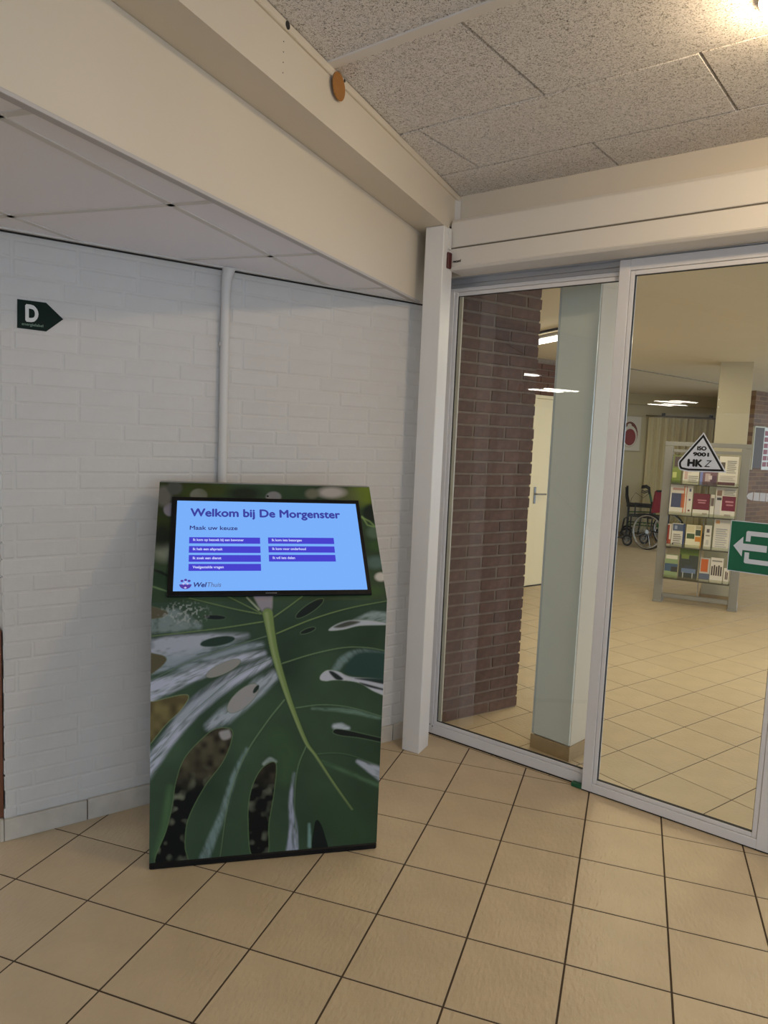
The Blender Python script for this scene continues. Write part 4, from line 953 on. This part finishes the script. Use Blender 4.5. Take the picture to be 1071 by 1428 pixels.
def art_panel(name, H_, Lx, Ls, nx, ns, to3, mat_, parent):
    U = np.linspace(0, Lx, nx); V = np.linspace(0, Ls, ns); UU, VV = np.meshgrid(U, V)
    D_ = H_[2, 0] * UU + H_[2, 1] * VV + H_[2, 2]; X = (H_[0, 0] * UU + H_[0, 1] * VV + H_[0, 2]) / D_; Y = (H_[1, 0] * UU + H_[1, 1] * VV + H_[1, 2]) / D_
    c = art(X, Y).reshape(-1, 3)
    co = to3(UU, VV).reshape(-1, 3); n = nx * ns; me = bpy.data.meshes.new(name)
    ii = (np.arange(ns - 1)[:, None] * nx + np.arange(nx - 1)[None, :]).ravel(); f = np.stack([ii, ii + 1, ii + nx + 1, ii + nx], 1)
    me.vertices.add(n); me.vertices.foreach_set('co', co.ravel()); me.loops.add(len(f) * 4); me.loops.foreach_set('vertex_index', f.ravel())
    me.polygons.add(len(f)); me.polygons.foreach_set('loop_start', np.arange(len(f)) * 4); me.polygons.foreach_set('loop_total', np.full(len(f), 4))
    me.update(calc_edges=True); a = me.color_attributes.new('print_colour', 'FLOAT_COLOR', 'POINT'); a.data.foreach_set('color', np.concatenate([c, np.ones((n, 1))], 1).ravel())
    me.materials.append(mat_); me.validate(); return link(name, me, parent)
M_art = bpy.data.materials.new('leaf_print'); M_art.use_nodes = True; nt = M_art.node_tree; b = nt.nodes['Principled BSDF']
at = nt.nodes.new('ShaderNodeAttribute'); at.attribute_name = 'print_colour'; nt.links.new(at.outputs['Color'], b.inputs['Base Color'])
b.inputs['Roughness'].default_value = .5; b.inputs['Specular IOR Level'].default_value = .2
SL = math.hypot(KD, KT - KZ); cs, sn = KD / SL, (KT - KZ) / SL
Hl2 = Hlow @ np.array([[1, 0, 0], [0, 1, .024], [0, 0, 1]])
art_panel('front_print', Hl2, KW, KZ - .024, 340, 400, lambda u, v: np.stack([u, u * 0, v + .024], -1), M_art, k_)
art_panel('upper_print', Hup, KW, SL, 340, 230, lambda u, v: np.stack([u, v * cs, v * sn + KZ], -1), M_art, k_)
# screen on the tilted face: local frame (u across, s up the slope, n out of the slope)
scr = MB()
def SP(u, s, n): return (u, s * cs - n * sn, KZ + s * sn + n * cs)
def sbox(mb, u0, u1, s0, s1, n0, n1):
    return mb.add([SP(u0, s0, n0), SP(u1, s0, n0), SP(u1, s1, n0), SP(u0, s1, n0), SP(u0, s0, n1), SP(u1, s0, n1), SP(u1, s1, n1), SP(u0, s1, n1)],
                  [(0, 3, 2, 1), (4, 5, 6, 7), (0, 1, 5, 4), (1, 2, 6, 5), (2, 3, 7, 6), (3, 0, 4, 7)])
mon = sbox(MB(), .049, .771, .0195, .4615, .0005, .010).build('screen', M_black, k_, .002)
sbox(MB(), .069, .7555, .0385, .4405, .0095, .0112).build('display', glow('screen_blue', (122, 176, 250), 1.0), mon)
M_btn = glow('button_violet', (72, 66, 205), 1.0); M_ti = glow('title_indigo', (62, 66, 160), 1.0); M_bt = glow('button_text', (196, 206, 250), 1.0); M_tx = glow('text_indigo', (56, 62, 130), 1.0)
B3 = Matrix(((1, 0, 0), (0, cs, -sn), (0, sn, cs)))
def stext(name, body, size, m_, u, s, bold, width, shear=0):
    me = text_mesh(name, body, size, m_, bold, .0002, width, shear); o = link(name, me, mon)
    o.matrix_local = Matrix.Translation(Vector(SP(u, s, .0128))) @ B3.to_4x4(); return o
stext('heading', 'Welkom bij De Morgenster', .052, M_ti, .118, .366, .0034, .569)
stext('subheading', 'Maak uw keuze', .026, M_tx, .118, .303, .0010, .173)
btn = [(.1172, .3727, .2415, .2690, 'Ik kom op bezoek bij een bewoner', .182), (.1175, .3728, .2000, .2290, 'Ik heb een afspraak', .105), (.1180, .3728, .1605, .1895, 'Ik zoek een dienst', .100), (.1183, .3723, .1215, .1510, 'Veelgestelde vragen', .108),
       (.4022, .6510, .2425, .2705, 'Ik kom iets bezorgen', .112), (.4022, .6500, .2025, .2305, 'Ik kom voor onderhoud', .125), (.4022, .6498, .1620, .1912, 'Ik wil iets delen', .082)]
for (u0, u1, s0, s1, tx, wd) in btn:
    sbox(MB(), u0, u1, s0, s1, .0112, .0122).build('button', M_btn, mon)
    stext('button_text', tx, .015, M_bt, u0 + .014, s0 + .0105, .0009, wd)
stext('logo_text', 'Wel', .0270, M_tx, .1375, .0535, .0016, .045, .2); stext('logo_text', 'Thuis', .0270, glow('logo_grey', (92, 100, 140), 1.0), .1845, .0535, 0, .047, .2)
def sdisc(poly, n0, n1, name, m_):
    n = len(poly); return MB().add([SP(u, s, n0) for u, s in poly] + [SP(u, s, n1) for u, s in poly], [tuple(reversed(range(n))), tuple(range(n, 2 * n))] + [(i, (i + 1) % n, n + (i + 1) % n, n + i) for i in range(n)]).build(name, m_, mon)
M_lg = glow('logo_purple', (86, 62, 160), 1.0); M_lw = glow('logo_light', (190, 190, 240), 1.0)
sdisc([(.110 + .0205 * math.cos(a), .065 + .0190 * math.sin(a)) for a in np.linspace(PI, 2 * PI, 16)], .0112, .0120, 'logo', M_lg)
for cu_ in (.098, .110, .122): sdisc([(cu_ + .0052 * math.cos(a), .0795 + (.004 if cu_ == .110 else 0) + .0046 * math.sin(a)) for a in np.linspace(0, 2 * PI, 12, endpoint=False)], .0112, .0120, 'logo', M_lg)
for cu_, cs_ in ((.103, .067), (.117, .067), (.110, .074), (.110, .060), (.110, .051)): sdisc([(cu_ - .0050, cs_), (cu_, cs_ - .0042), (cu_ + .0050, cs_), (cu_, cs_ + .0042)], .0120, .0128, 'logo', M_lw if cs_ != .060 else M_lg)
sbox(MB(), .385, .425, .0255, .0300, .0100, .0106).build('maker_mark', mat('maker_grey', (90, 92, 96), .5), mon)
sdisc([(.41 + .004 * math.cos(a), .480 + .004 * math.sin(a)) for a in np.linspace(0, 2 * PI, 12, endpoint=False)], .0003, .0016, 'sensor', M_black)

# ------------------------------------------------------------------ hall beyond the picture (seen only in reflections)
o = sroot('wall_hall_left', (-9.6, -6, 0), 0); MB().box(-.1, 0, 0, 14, 0, 2.3).build('wall_plaster', M_cream, o)
o = sroot('wall_sky_screen', (-9.6, -6, 0), 0); MB().box(0, 7.2, 0, .1, 0, 2.75).build('wall_plaster', M_cream, o)  # unseen wall, added to keep the bright sky from reflecting in the door glass
o = sroot('wall_hall_right', (4.6, -3, 0), 0); MB().box(0, .1, 0, 3.2, 0, 2.8).build('wall_plaster', M_cream, o)
for o in list(bpy.data.objects):
    if o.parent is None and o.type in ('MESH', 'EMPTY') and 'label' not in o and 'kind' not in o: o['kind'] = 'structure'
